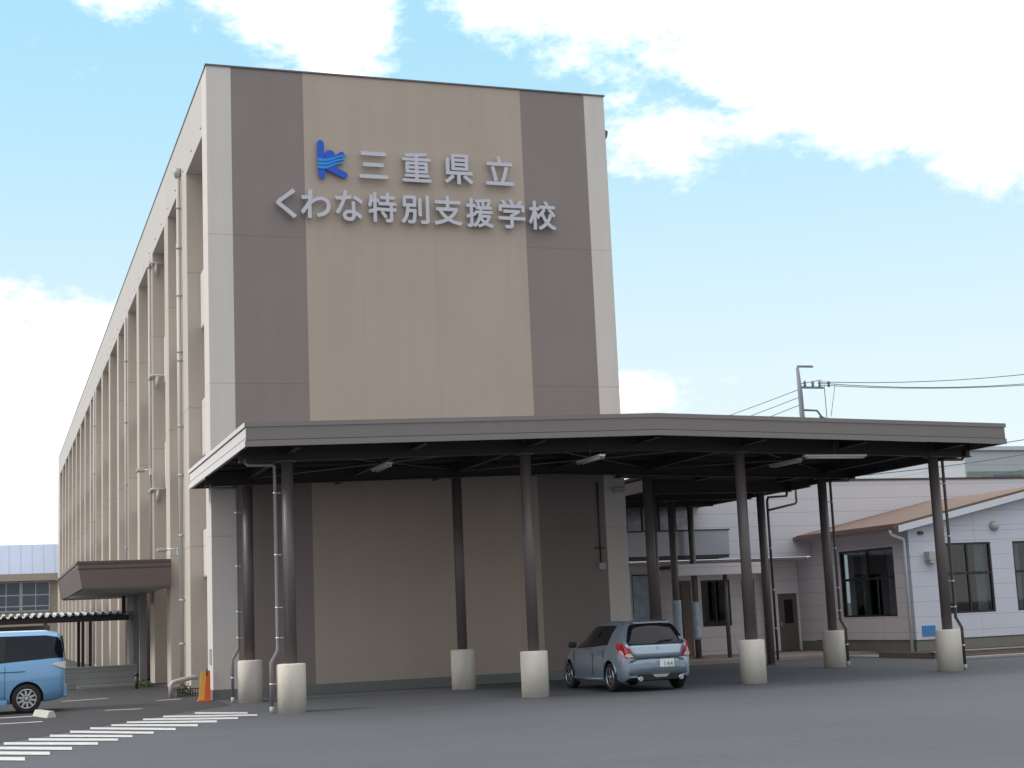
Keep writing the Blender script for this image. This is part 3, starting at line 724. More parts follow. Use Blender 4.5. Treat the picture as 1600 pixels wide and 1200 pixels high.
# ------------------------------------------------------------------ annexe behind (flat roofed, white siding)
A = empty('annexe_building', (30, 46, 0), 'low flat-roofed white-sided annexe behind the canopy with a dark balcony and a brown door', 'building')
aY = 45.0
mb = MB(); grid_wall(mb, 'y', aY, .25, 17.2, 44, 3.28, 5.83, [(19.6, 22.0, 4.2, 5.15)]); mb.build('upper_wall', M_['siding'], A)
bx('parapet_cap', M_['cap'], A, 17.15, 44.05, aY-.04, aY+.3, 5.835, 5.90)
mb = MB(); grid_wall(mb, 'y', 46.5, .2, 17.2, 26.36, 0, 3.27, [(20.3, 21.1, .3, 2.95), (22.9, 24.0, 1.05, 2.62), (24.45, 24.95, .12, 2.6)])
mb.build('ground_floor_wall', M_['sideside'], A)
bx('recess_ceiling', M_['sideside'], A, 17.2, 26.38, aY+.26, 46.7, 3.2, 3.27)
window(A, 'y', aY+.05, 19.6, 22.0, 4.2, 5.15, nu=4, gm=M_['refl_painted_glass'], room=False)
window(A, 'y', 46.55, 22.9, 24.0, 1.05, 2.62, nu=2)
wp = window(A, 'y', 46.55, 20.3, 21.1, .3, 2.95, nu=1, zbars=(1.4,), gm=GL, fm=M_['alu'], name='glass_door')
bx('poster', M_['poster'], wp, 20.38, 21.02, 46.50, 46.515, 1.45, 2.85)
dw = bx('doorway', M_['cap'], A, 24.47, 24.93, 46.6, 46.65, .12, 2.6)
# door in its own short wall
mb = MB(); grid_wall(mb, 'y', 46.0, .18, 25.2, 26.38, .12, 3.19, [(25.55, 26.30, .12, 2.06)]); mb.build('door_wall', M_['sideside'], A)
d = bx('door', M_['door'], A, 25.56, 26.29, 46.04, 46.09, .125, 2.05)
bx('door_window', M_['carglass'], d, 25.80, 26.12, 46.02, 46.04, 1.05, 1.85)
bx('door_handle', M_['clamp'], d, 25.62, 25.66, 45.99, 46.04, .95, 1.1)
bx('brick_pier', M_['brick'], A, 21.42, 21.75, 44.9, 45.25, .105, 2.6)
# balcony
bx('balcony', M_['balc'], A, 19.0, 22.9, 44.2, 44.99, 3.40, 4.18)
bx('balcony_rail', M_['cap'], A, 18.98, 22.93, 44.16, 44.26, 4.185, 4.23)
bx('balcony_soffit', M_['beam'], A, 19.02, 22.88, 44.22, 44.99, 3.30, 3.398)
# porch beam with a post
bx('porch_fascia', M_['sideside'], A, 20.3, 23.4, 43.0, 43.12, 2.72, 3.08)
bx('porch_roof', M_['beam'], A, 20.3, 23.4, 43.12, 44.18, 2.95, 3.06)
MB().tube([(22.2, 43.3, .105), (22.2, 43.3, 2.94)], .07, 14).build('porch_post', M_['col'], A)
s = MB(); s.box(16.6, 26.36, 41.4, 46.5, .0, .10); tag(s.build('porch_floor', M_['slab']), kind='structure')
# gable wing
G = empty('gabled_wing', (33.7, 40, 0), 'single-storey gabled wing with a brown slate roof and white siding in a sky-tinted colour', 'building')
gX, gY, gE = 26.4, 39.2, 44.98
RX, RZ, EZ, sl = 31.2, 5.45, 3.88, .206
gx2 = 2*RX-gX
mb = MB()
hol = [(27.62, 29.35, 1.19, 3.34), (30.17, 31.9, 1.19, 3.34), (32.7, 34.4, 1.19, 3.34)]
grid_wall(mb, 'y', gY, .22, gX, gx2, .45, 3.70, hol)
zg = lambda x: 3.92+(RX-abs(x-RX)-gX)*sl
mb.prism([(gX, gY, 3.705), (gx2, gY, 3.705), (gx2, gY, zg(gx2)), (RX, gY, zg(RX)), (gX, gY, zg(gX))], (0, .22, 0))
mb.build('gable_wall', M_['siding2'], G)
mb = MB(); mb.box(gX, gX+.2, gE+.001, 46.7, .0, 3.26); grid_wall(mb, 'x', gX, .2, gY+.222, gE, .45, 3.85, [(40.1, 43.25, 1.18, 3.32)]); mb.build('side_wall', M_['sideside'], G)
bx('plinth', M_['plinth2'], G, gX-.02, gx2+.02, gY-.02, gE, 0, .43); bx('plinth', M_['plinth2'], G, gX-.02, gX+.18, gE+.002, 45.98, 0, .43)
bx('plinth_drip', M_['cap'], G, gX-.035, gx2+.03, gY-.035, gY+.1, .43, .455); bx('plinth_drip', M_['cap'], G, gX-.035, gX+.1, gY+.1, gE, .43, .455)
w1 = window(G, 'y', gY+.05, 27.62, 29.35, 1.19, 3.34, nu=2, zbars=(2.4,), curtains=((28.9, 29.3),), gm=GLD)
w2 = window(G, 'y', gY+.05, 30.17, 31.9, 1.19, 3.34, nu=2, zbars=(2.4,), curtains=((30.2, 30.6),), gm=GLD)
w4 = window(G, 'y', gY+.05, 32.7, 34.4, 1.19, 3.34, nu=2, zbars=(2.4,), gm=GLD)
w3 = window(G, 'x', gX+.05, 40.1, 43.25, 1.18, 3.32, nu=2, zbars=(2.38,), curtains=((40.2, 40.9), (41.9, 42.4), (42.75, 43.15)), gm=GLD)
# roof slopes with eave and barge boards
mb = MB(); ex = 25.85
def rz_(x): return zg(gX)+.03+(min(x, 2*RX-x)-gX)*sl
for (xa, xb) in ((ex, RX), (RX, 2*RX-ex)):
    mb.prism([(xa, gY-.32, rz_(xa)), (xb, gY-.32, rz_(xb)), (xb, gY-.32, rz_(xb)+.13), (xa, gY-.32, rz_(xa)+.13)], (0, gE+.0-gY+.32, 0))
mb.build('roof', M_['rooftile'], G)
mb = MB()
for (xa, xb) in ((ex+.0, RX), (RX, 2*RX-ex)):
    mb.prism([(xa, gY-.36, rz_(xa)-.14), (xb, gY-.36, rz_(xb)-.14), (xb, gY-.36, rz_(xb)+.055), (xa, gY-.36, rz_(xa)+.055)], (0, .035, 0))
mb.build('barge_board', M_['barge'], G)
bx('eave_gutter', mat('eave_brown', (.17, .10, .09), .5), G, ex-.12, ex-.002, gY-.3, gE, rz_(ex)-.03, rz_(ex)+.09)
bx('eave_soffit', M_['sideside'], G, ex+.02, gX, gY-.3, gE, rz_(ex)-.06, rz_(ex)-.01)
p = MB(); p.tube([(ex-.06, gY+.0, 3.80), (ex-.06, gY+.0, 3.68), (ex+.0, gY, 3.62), (gX-.12, gY+.1, 3.50), (gX-.09, gY+.12, 3.40), (gX-.09, gY+.12, .1)], .05, 12); p.build('downpipe', M_['barge'], G)
v = MB(); v.box(26.92, 27.28, gY-.26, gY, 2.82, 3.10, bev=.02); v.box(26.95, 27.25, gY-.25, gY-.02, 2.74, 2.82); v.build('vent_hood', M_['lampwhite'], G)
v = MB(); v.lathe([(.02, 0), (.11, .03), (.15, .10), (.15, .18)], (29.53, gY-.18, 3.83), 'y', 16); v.build('round_vent', M_['lampwhite'], G)
bx('vent', M_['cap'], G, 26.75, 26.9, gY-.08, gY, 3.62, 3.72)
bs = bx('blue_notice', M_['bluenotice'], G, 26.62, 27.08, gY-.03, gY, .56, .87)
# planter wall and kerb in front of the wing
pl = empty('raised_bed', (29, 37, 0), 'low brown brick raised bed along the front of the gabled wing', 'raised bed')
bx('brick_edge', M_['brick'], pl, 25.0, 38, 36.3, 36.5, 0, .17); bx('brick_edge', M_['brick'], pl, 25.0, 25.2, 36.5, gY-.05, 0, .17); bx('earth', M_['soil'], pl, 25.2, 38, 36.5, gY-.05, 0, .12)
bx('coping', M_['kerb'], pl, 24.97, 38.03, 36.27, 36.53, .172, .20)
tag(bx('kerb', M_['kerb'], None, 24.3, 40, 34.9, 35.1, 0, .08, bev=.02), kind='structure')
tag(bx('concrete_apron', M_['kerb'], None, 25.0, 26.38, gY-.0, 42.5, 0, .03), kind='structure')

# ------------------------------------------------------------------ vehicles
def interp(tab, x):
    if x <= tab[0][0]: return tab[0][1]
    for (a, va), (b, vb) in zip(tab[:-1], tab[1:]):
        if x <= b:
            t = (x-a)/(b-a); return va+(vb-va)*t
    return tab[-1][1]
def car_body(root, L_, st, zbot, belt, top, wl, wr, wheels, wr_r, paint, roof_round, glassrule, name='body'):
    """local frame: x across, y forward from the rear bumper; st: stations; returns body, glass objects"""
    bm = bmesh.new(); rows = []
    for s in st:
        w, w2, zb_, zl, zt = interp(wl, s), interp(wr, s), interp(zbot, s), interp(belt, s), interp(top, s)
        h = zt-zl
        g = max(0.0, min(1.0, h/.30))
        wtop = w*.94*(1-g)+w2*g if h < .30 else w2
        P = [(w*.90, zb_), (w*.965, zb_+.06), (w*.99, zb_+.22), (w, (zb_+zl)*.5+.05), (w*.985, zl-.12), (w*.95, zl),
             (w*.95+(wtop-w*.95)*.5, zl+h*.48), (wtop, zt-min(roof_round, h*.35)*1.0), (wtop-.05-.02*g, zt-min(roof_round, h*.35)*.28), (wtop*.62, zt-.004), (0, zt)]
        rows.append([bm.verts.new((x, s, z)) for x, z in P]+[bm.verts.new((-x, s, z)) for x, z in P[:-1][::-1]])
    np_ = len(rows[0])
    for i in range(len(rows)-1):
        for j in range(np_-1):
            f = bm.faces.new((rows[i][j], rows[i+1][j], rows[i+1][j+1], rows[i][j+1])); f.smooth = True
            jj = j if j < 10 else np_-2-j
            f.material_index = 1 if glassrule(jj, (st[i]+st[i+1])/2) else 0
        f = bm.faces.new((rows[i][0], rows[i][-1], rows[i+1][-1], rows[i+1][0])); f.material_index = 2
    for r in (rows[0], rows[-1]): bm.faces.new(r)
    bmesh.ops.recalc_face_normals(bm, faces=bm.faces)
    me = bpy.data.meshes.new('tmp'); bm.to_mesh(me); bm.free()
    o = bpy.data.objects.new('tmp', me); COL.objects.link(o)
    for m in (paint, M_['carglass'], M_['black']): me.materials.append(m)
    cut = MB()
    Wd = max(v for _, v in wl)
    for wy in wheels:
        for sx in (-1, 1):
            a, b = sorted((sx*(Wd-.30), sx*(Wd+.2)))
            cut.lathe([(wr_r, a), (wr_r, b)], (0, wy, wr_r-.02), 'x', 40)
    co = cut.build('cut', M_['black'])
    md = o.modifiers.new('b', 'BOOLEAN'); md.object = co; md.operation = 'DIFFERENCE'; md.solver = 'EXACT'
    bpy.context.view_layer.update(); dg = bpy.context.evaluated_depsgraph_get()
    me2 = bpy.data.meshes.new_from_object(o.evaluated_get(dg))
    bpy.data.objects.remove(co); bpy.data.objects.remove(o)
    for p in me2.polygons:
        c = p.center
        for wy in wheels:
            rr = math.hypot(c.y-wy, c.z-(wr_r-.02))
            if rr < wr_r+.004 and p.material_index != 1 and (abs(p.normal.x) < .5 or abs(c.x) < Wd-.25): p.material_index = 2; p.use_smooth = False
    me2.set_sharp_from_angle(angle=rad(38))
    res = []
    for k, nm in ((None, name), (1, 'window_glass')):
        b2 = bmesh.new(); b2.from_mesh(me2)
        dele = [f for f in b2.faces if (f.material_index == 1) != (k == 1)]
        bmesh.ops.delete(b2, geom=dele, context='FACES')
        m3 = bpy.data.meshes.new(nm); b2.to_mesh(m3); b2.free()
        for m in (paint, M_['carglass'], M_['black']): m3.materials.append(m)
        ob = bpy.data.objects.new(nm, m3); COL.objects.link(ob); ob.parent = root; res.append(ob)
    return res
def P_(mb, name, m, parent):
    o = mb.build(name, m, None); o.parent = parent; return o
def wheel(root, x, y, r, w, sx, spokes, rimr):
    t = MB(); c = (x, y, r)
    prof = [(rimr, -w/2+.01), (rimr+.02, -w/2), (r-.035, -w/2), (r-.008, -w/2+.02), (r, -w/2+.05), (r, w/2-.05), (r-.008, w/2-.02), (r-.035, w/2), (rimr+.02, w/2), (rimr, w/2-.01)]
    t.lathe(prof, c, 'x', 36)
    tyre = P_(t, 'wheel', M_['tyre'], root)
    # rim
    m = MB(); fx = x+sx*(w/2)
    ring = [(rimr+.004, sx*-.03), (rimr+.004, sx*.008), (rimr-.016, sx*.008), (rimr-.024, sx*-.03)]
    m.lathe(ring+[ring[0]], (fx, y, r), 'x', 36)
    for k in range(spokes):
        a = 2*math.pi*k/spokes+.2
        d = Vector((0, math.cos(a), math.sin(a))); n = Vector((0, -math.sin(a), math.cos(a)))
        c0 = Vector((fx-sx*.022, y, r)); p0 = c0+d*.035; p1 = c0+d*(rimr-.012)
        w0, w1 = rimr*.13, rimr*.085
        m.prism([p0-n*w0, p1-n*w1, p1+n*w1, p0+n*w0], (sx*.018, 0, 0))
    m.lathe([(.045, 0), (.045, sx*.026), (.03, sx*.03)], (fx-sx*.022, y, r), 'x', 18)
    P_(m, 'rim', M_['rim'], tyre)
    m = MB(); m.lathe([(rimr-.01, 0), (rimr-.01, sx*.01)], (fx-sx*.06, y, r), 'x', 28); P_(m, 'brake_disc', M_['black'], tyre)

# --- small hatchback, rear towards the camera
H = empty('hatchback_car', (13.4, 29.50, 0), 'silver-blue small hatchback parked nose-in between the front canopy columns', 'car', rz=0)
st = [0, .02, .07, .14, .24, .34, .46, .60, .78, .98, 1.22, 1.50, 1.64, 1.78, 2.1, 2.42, 2.62, 2.82, 3.0, 3.2, 3.42, 3.6, 3.72, 3.79]
wl = [(0, .70), (.02, .745), (.07, .79), (.14, .815), (.34, .838), (.8, .848), (2.9, .842), (3.3, .80), (3.6, .70), (3.79, .52)]
wr2 = [(0, .60), (.14, .53), (.34, .52), (.46, .53), (.78, .55), (1.8, .57), (2.4, .56), (2.82, .60), (3.79, .5)]
zbot = [(0, .30), (.1, .22), (.5, .19), (3.2, .18), (3.79, .22)]
belt = [(0, .93), (.14, .985), (.6, 1.0), (1.5, .95), (2.7, .90), (3.0, .86), (3.4, .74), (3.79, .50)]
top = [(0, .935), (.02, .97), (.07, 1.03), (.14, 1.13), (.24, 1.28), (.34, 1.405), (.46, 1.455), (.78, 1.485), (1.22, 1.50), (1.78, 1.49), (2.1, 1.44), (2.42, 1.25), (2.62, 1.10), (2.82, .97), (3.2, .86), (3.6, .73), (3.79, .55)]
def grule(j, s):
    if j in (5, 6): return .78 < s < 2.62
    if j in (8, 9): return 2.1 < s < 2.82
    return False
body, gls = car_body(H, 3.8, st, zbot, belt, top, wl, wr2, [.66, 3.09], .345, M_['silver'], .10, grule)
# tailgate glass, proud of the sloping rear
def rear_panel(rows, name, m, parent, inset=0):
    """rows: (z, y, halfwidth) top to bottom"""
    mb = MB(); N_ = 8; vs = []
    for (z, y, hw) in rows:
        vs.append([mb.bm.verts.new((hw*(2*k/N_-1), y+(.05*(abs(2*k/N_-1)**2.4)), z)) for k in range(N_+1)])
    for i in range(len(vs)-1):
        for k in range(N_):
            f = mb.bm.faces.new((vs[i][k], vs[i][k+1], vs[i+1][k+1], vs[i+1][k])); f.smooth = True
    bmesh.ops.recalc_face_normals(mb.bm, faces=mb.bm.faces)
    bmesh.ops.solidify(mb.bm, geom=mb.bm.faces[:], thickness=.02)
    return P_(mb, name, m, parent)
rear_panel([(1.405, .245, .45), (1.375, .215, .515), (1.30, .165, .56), (1.18, .09, .612), (1.06, .02, .655), (1.0, -.012, .66), (.975, -.024, .63)], 'rear_window', M_['carglass'], H)
rear_panel([(.975, -.035, .665), (.93, -.048, .66), (.80, -.062, .635), (.70, -.068, .61)], 'tailgate', M_['silver'], H)
bump = MB(); N_ = 12; vs = []
for (z, y, hw) in [(.69, -.07, .60), (.66, -.115, .70), (.55, -.145, .745), (.44, -.145, .76), (.36, -.125, .765), (.30, -.08, .74)]:
    vs.append([bump.bm.verts.new((hw*math.copysign(abs(2*k/N_-1)**.8, 2*k/N_-1) if k != N_/2 else 0, y+.22*(abs(2*k/N_-1)**4), z)) for k in range(N_+1)])
for i in range(len(vs)-1):
    for k in range(N_):
        f = bump.bm.faces.new((vs[i][k], vs[i][k+1], vs[i+1][k+1], vs[i+1][k])); f.smooth = True
bmesh.ops.solidify(bump.bm, geom=bump.bm.faces[:], thickness=.03)
P_(bump, 'rear_bumper', M_['silver'], H)
m = MB(); m.prism([(-.52, -.14, .36), (.52, -.14, .36), (.40, -.13, .24), (-.40, -.13, .24)], (0, .12, 0)); P_(m, 'diffuser', M_['black'], H)
m = MB(); m.prism([(-.20, -.15, .355), (.20, -.15, .355), (.13, -.15, .295), (-.13, -.15, .295)], (0, .02, 0)); P_(m, 'bumper_trim', M_['chrome'], H)
for sx in (-1, 1):
    m = MB(); m.lathe([(.045, -.16), (.05, -.16), (.05, 0), (.045, 0)], (sx*.47, 0, .27), 'y', 18); P_(m, 'exhaust_pipe', M_['chrome'], H)
    # tail lamp: wraps the corner
    m = MB(); pts = [(.555, -.062, .72), (.70, -.02, .705), (.80, .10, .76), (.825, .26, .93), (.815, .30, 1.04), (.755, .06, 1.02), (.665, -.035, .90)]
    m.prism([(sx*x, y, z) for x, y, z in pts], (sx*.018, -.02, 0)); o = P_(m, 'tail_lamp', M_['red'], H)
    m = MB(); pts = [(.585, -.085, .735), (.69, -.05, .725), (.755, .0, .76), (.71, -.045, .80), (.64, -.075, .80)]
    m.prism([(sx*x, y, z) for x, y, z in pts], (sx*.012, -.012, 0)); P_(m, 'clear_lens', M_['clear'], o)
    # mirror
    m = MB(); m.box(sx*.98-.09, sx*.98+.09, 2.36, 2.46, .93, 1.06, bev=.03); P_(m, 'wing_mirror', M_['black'], H)
    for (ya, yb) in ((1.50, 1.62), (2.05, 2.17)):
        m = MB(); m.box(sx*.855-.012, sx*.855+.012, ya, yb, .80, .825, bev=.005); P_(m, 'door_handle', M_['silver'], H)
    for yy in (.98, 1.60, 2.72):
        m = MB(); m.box(sx*.845-.006, sx*.845+.006, yy-.004, yy+.004, .34, .88); P_(m, 'door_gap', M_['black'], H)
for sx in (-1, 1):
    for wy in (.66, 3.09):
        m = MB(); m.tube([(sx*(.842 if wy < 1 else .828), wy+.352*math.cos(a_), .325+.352*math.sin(a_)) for a_ in [math.pi*k/14-.15 for k in range(15)]], .014, 6); P_(m, 'wheel_arch_lip', M_['silver'], H)
    m = MB(); m.tube([(sx*.838, 1.0, .27), (sx*.85, 1.9, .25), (sx*.84, 2.72, .27)], .03, 8); P_(m, 'side_skirt', M_['silver'], H)
    m = MB(); m.prism([(sx*.735, 1.50, 1.04), (sx*.735, 1.62, 1.03), (sx*.672, 1.60, 1.32), (sx*.672, 1.50, 1.32)], (sx*.012, 0, 0)); P_(m, 'window_pillar', M_['black'], H)
m = MB(); m.prism([(-.42, .22, 1.425), (.42, .22, 1.425), (.42, .44, 1.462), (-.42, .44, 1.462)], (0, 0, .022)); P_(m, 'roof_spoiler', M_['silver'], H)
m = MB(); m.tube([(-.02, -.045, 1.0), (.05, -.02, 1.04), (.38, -.005, 1.065)], .013, 6); P_(m, 'rear_wiper', M_['black'], H)
m = MB(); m.lathe([(.028, -.012), (.034, 0)], (0, -.052, .905), 'y', 14); P_(m, 'badge', M_['chrome'], H)
m = MB(); m.box(-.53, .53, -.078, -.068, .690, .702); P_(m, 'tailgate_gap', M_['black'], H)
pl_ = MB(); pl_.box(-.02, .31, -.163, -.150, .50, .665, bev=.003); plate = P_(pl_, 'number_plate', M_['plate'], H)
m = MB(); m.tube([(.25, .75, 1.50), (.25, .60, 1.66)], .004, 6); P_(m, 'aerial', M_['black'], H)
to = text_mesh('144', .09, .28, .515, .61, 'plate_digits', M_['green'], None, depth=.006, off=.0, y=-.163); to.parent = plate
for (x, y, s_) in ((-.745, .66, -1), (.745, .66, 1), (-.745, 3.09, -1), (.745, 3.09, 1)): wheel(H, x, y, .305, .185, s_, 5, .205)
# seats seen through the rear window are hidden by tinted glass

# --- light-blue van: side towards the camera, rear to the right
V = empty('minivan', (1.60, 36.90, 0), 'light blue minivan cut off by the left edge of the photo', 'van', rz=rad(90))
st = [0, .03, .08, .16, .30, .42, .9, 1.32, 1.42, 2.1, 2.30, 2.42, 2.9, 3.3, 3.6, 3.9, 4.2, 4.5, 4.65]
wl = [(0, .74), (.03, .79), (.08, .83), (.16, .85), (.4, .862), (3.6, .86), (4.2, .80), (4.65, .58)]
wr2 = [(0, .62), (.16, .68), (.5, .70), (3.0, .70), (3.6, .64), (4.65, .5)]
zbot = [(0, .34), (.2, .26), (.8, .22), (4.0, .2), (4.65, .24)]
belt = [(0, 1.20), (.3, 1.20), (1.3, 1.14), (2.4, 1.06), (3.3, 1.02), (3.9, .96), (4.65, .60)]
top = [(0, 1.21), (.03, 1.52), (.08, 1.70), (.16, 1.80), (.42, 1.845), (2.1, 1.86), (2.9, 1.83), (3.3, 1.62), (3.6, 1.32), (3.9, 1.06), (4.65, .68)]
def grule2(j, s):
    if j in (5, 6): return .03 < s < 3.3
    if j in (8, 9): return 2.9 < s < 3.6
    return False
vb, vg = car_body(V, 4.65, st, zbot, belt, top, wl, wr2, [.83, 3.70], .365, M_['vanblue'], .12, grule2)
for o in (vb,): pass
m = MB(); m.prism([(-.62, -.012, 1.16), (.62, -.012, 1.16), (.58, .05, 1.70), (-.58, .05, 1.70)], (0, -.012, 0)); P_(m, 'rear_window', M_['carglass'], V)
for sx in (-1, 1):
    m = MB(); pts = [(.70, -.02, .98), (.80, .02, .96), (.855, .12, 1.0), (.86, .28, 1.06), (.84, .20, 1.10), (.80, .02, 1.12), (.70, -.02, 1.12)]
    m.prism([(sx*x, y, z) for x, y, z in pts], (sx*.014, -.01, 0)); P_(m, 'tail_lamp', M_['clear'], V)
    m = MB(); m.box(sx*.865-.006, sx*.865+.006, .86, 2.3, .925, .940); P_(m, 'slide_rail', M_['black'], V)
    for yy in (1.30, 2.36):
        m = MB(); m.box(sx*.862-.005, sx*.862+.005, yy-.004, yy+.004, .34, 1.08); P_(m, 'door_gap', M_['black'], V)
    for yy in (1.48, 2.48):
        m = MB(); m.box(sx*.870-.014, sx*.870+.014, yy, yy+.16, .90, .93, bev=.005); P_(m, 'door_handle', M_['vanblue'], V)
    m = MB(); m.box(sx*1.0-.1, sx*1.0+.1, 3.35, 3.47, 1.02, 1.2, bev=.03); P_(m, 'wing_mirror', M_['vanblue'], V)
    m = MB(); m.box(sx*.845-.02, sx*.845+.02, 1.25, 3.28, .20, .30, bev=.01); P_(m, 'side_skirt', M_['vanblue'], V)
m = MB(); m.box(-.74, .74, -.045, .05, .32, .60, bev=.03); P_(m, 'rear_bumper', M_['vanblue'], V)
for sx in (-1, 1):
    for (ya, yb) in ((1.30, 1.42), (2.34, 2.42)):
        m = MB(); m.prism([(sx*.812, ya, 1.17), (sx*.812, yb, 1.17), (sx*.728, yb, 1.70), (sx*.728, ya, 1.70)], (sx*.012, 0, .003)); P_(m, 'window_pillar', M_['black'], V)
for (x, y, s_) in ((-.76, .83, -1), (.76, .83, 1), (-.76, 3.70, -1), (.76, 3.70, 1)): wheel(V, x, y, .325, .2, s_, 10, .215)

# ------------------------------------------------------------------ small things by the left corner
ws = MB()
ws.prism([(-.28, -.10, 0), (-.28, .10, 0), (-.28, .05, .12), (-.28, -.05, .12)], (.56, 0, 0))
o = ws.build('wheel_stop', mat('pale_concrete', (.48, .50, .46), .85, var=.12, scale=9)); o.location = (1.09, 34.0, .008); o.rotation_euler.z = rad(-78); o.scale = (2.2, 1, 1.1)
tag(o, 'small pale concrete wheel stop on the asphalt beside the van rear wheel', 'wheel stop')
bd = empty('folding_barrier', (4.85, 36.95, 0), 'folded yellow and orange barrier leaning by the left corner of the building', 'barrier')
m = MB(); m.prism([(4.70, 36.9, .05), (4.86, 36.9, .05), (4.90, 37.0, .70), (4.78, 37.0, .70)], (0, -.03, 0)); m.build('yellow_panel', M_['yellow'], bd)
m = MB(); m.prism([(4.83, 36.82, .04), (4.98, 36.82, .04), (4.985, 36.93, .72), (4.90, 36.93, .72)], (0, -.03, 0)); m.build('orange_panel', M_['orange'], bd)
m = MB(); m.box(4.68, 5.0, 36.76, 36.98, 0, .035, bev=.01); m.build('foot', M_['orange'], bd)
m = MB(); m.tube([(4.90, 36.86, .60), (4.905, 36.9, .76)], .014, 8); m.build('handle', M_['black'], bd)
bp = MB(); bp.tube([(4.40, 40.0, 0), (4.40, 40.0, .30), (4.44, 40.0, .37), (4.52, 40.02, .40), (4.98, 40.3, .47), (5.12, 40.4, .47)], .06, 14)
tag(bp.build('bent_pipe', M_['pipe']), 'thick cream bent pipe coming out of the wall behind the folded barrier', 'pipe')
gv = MB()
for k in range(9): gv.box(4.52+k*.065, 4.54+k*.065, 39.7, 39.72, 0, .2)
gv.box(4.5, 5.09, 39.695, 39.725, .2, .22)
tag(gv.build('iron_grille', M_['black']), 'low black iron grille below the cream bent pipe', 'grille')
def leafy(name, c, r, n, label, cat, m='leaf'):
    mb = MB()
    for k in range(n):
        th = random.uniform(0, 2*math.pi); ph = math.acos(random.uniform(0, 1)); rr = random.uniform(.4, 1)
        p = Vector((c[0]+r[0]*rr*math.cos(th)*math.sin(ph), c[1]+r[1]*rr*math.sin(th)*math.sin(ph), c[2]+r[2]*rr*math.cos(ph)))
        a = Vector((random.uniform(-1, 1), random.uniform(-1, 1), random.uniform(-.2, 1))).normalized()*random.uniform(.03, .07)
        b = a.cross(Vector((random.uniform(-1, 1), random.uniform(-1, 1), 1))).normalized()*random.uniform(.012, .025)
        mb.quad(tuple(p), tuple(p+a*.5+b), tuple(p+a), tuple(p+a*.5-b))
    return tag(mb.build(name, M_[m], recalc=False), label, cat)
leafy('low_shrub', (4.8, 40.6, 0), (.28, .35, .36), 500, 'small green shrub behind the cream bent pipe', 'shrub')
leafy('low_shrub', (4.55, 48.9, 0), (.3, .8, .22), 400, 'low weeds beside the grey side entrance wall', 'weeds')
st_ = MB(); st_.tube([(4.2, 47.5, 0), (4.2, 47.5, .42)], .05, 10); st_.lathe([(.07, .40), (.07, .46), (.03, .5)], (4.2, 47.5, 0), 'z', 12)
tag(st_.build('bollard', M_['cap']), 'short dark post standing before the side entrance', 'bollard')
# grey block wall, left of the side entrance
bw = empty('block_wall', (3.3, 50.5, 0), 'low grey block wall between the blue van and the side entrance', 'wall')
bx('wall', M_['block'], bw, 1.6, 4.48, 50.5, 50.68, 0, .64); bx('coping', M_['kerb'], bw, 1.58, 4.5, 50.48, 50.7, .643, .68)
bx('ledge', M_['kerb'], bw, 2.6, 4.8, 50.1, 50.48, 0, .09)
# corrugated shelter
Cp = empty('corrugated_shelter', (0, 54, 0), 'dark framed shelter with a corrugated metal roof behind the blue van', 'shelter')
cz = 2.34
m_ = MB(); n = 42; x0 = -6.0; pitch = .25
for k in range(n):
    x = x0+k*pitch
    for (a, za, b, zb2) in ((0, 0, .3, 0), (.3, 0, .5, .11), (.5, .11, .8, .11), (.8, .11, 1, 0)):
        m_.quad((x+a*pitch, 54, cz+za), (x+b*pitch, 54, cz+zb2), (x+b*pitch, 57.2, cz+.10+zb2), (x+a*pitch, 57.2, cz+.10+za))
m_.build('corrugated_roof', M_['corr'], Cp, recalc=False)
mb = MB(); ibeam(mb, (-6, 54.15, 2.14), (4.55, 54.15, 2.14), .19, .14); mb.build('front_beam', M_['winframe'], Cp)
mb = MB(); ibeam(mb, (-6, 56.9, 2.22), (4.55, 56.9, 2.22), .19, .14); mb.build('rear_beam', M_['winframe'], Cp)
bx('end_post', M_['winframe'], Cp, 4.3, 4.42, 54.08, 54.2, 2.334, 2.98)
for x in (2.95, 3.19, -1.5, -5.8): bx('post', M_['winframe'], Cp, x, x+.1, 54.1, 54.2, 0, 2.138)
for x in (2.95, -1.5, -5.8): bx('post', M_['winframe'], Cp, x, x+.1, 56.85, 56.95, 0, 2.218)
C2 = empty('rear_shelter', (0, 70, 0), 'second low brown-roofed shelter seen over the van roof', 'shelter')
bx('roof', M_['brownmetal'], C2, -8, 2.6, 70, 74, 2.35, 2.62); bx('post', M_['col'], C2, 2.2, 2.36, 70.1, 70.3, 0, 2.35); bx('post', M_['col'], C2, -4, -3.84, 70.1, 70.3, 0, 2.35)
bx('rear_panel', M_['greywall'], C2, -8, 2.6, 73.8, 73.9, 0, 2.2)

# gymnasium far left
Gy = empty('gymnasium', (-2, 129, 0), 'distant hall with a pale blue-grey metal roof and a band of windows, left edge', 'building')
mb = MB(); mb.prism([(-30, 129, 6.8), (-30, 141, 9.9), (-30, 153, 6.8), (-30, 153, 6.6), (-30, 129, 6.6)], (35.6, 0, 0)); mb.build('roof', M_['gymroof'], Gy)
mb = MB(); mb.quad((-30, 128.8, 6.82), (5.6, 128.8, 6.82), (5.6, 131.2, 9.28), (-30, 131.2, 9.28)); mb.build('front_roof_slope', M_['gymroof'], Gy)
bx('eave_band', M_['gymwall'], Gy, -30, 5.6, 128.6, 129.4, 6.23, 6.80)
bx('wall', M_['gymwall'], Gy, -30, 5.6, 129.6, 153, 0, 6.22)
for k in range(7):
    x = 4.55-k*2.3
    window(Gy, 'y', 129.5, x-2.25, x, 3.75, 6.2, nu=2, zbars=(5.1, 4.2), fm=M_['alu'], gm=M_['gymglass'], room=False, fw=.09)

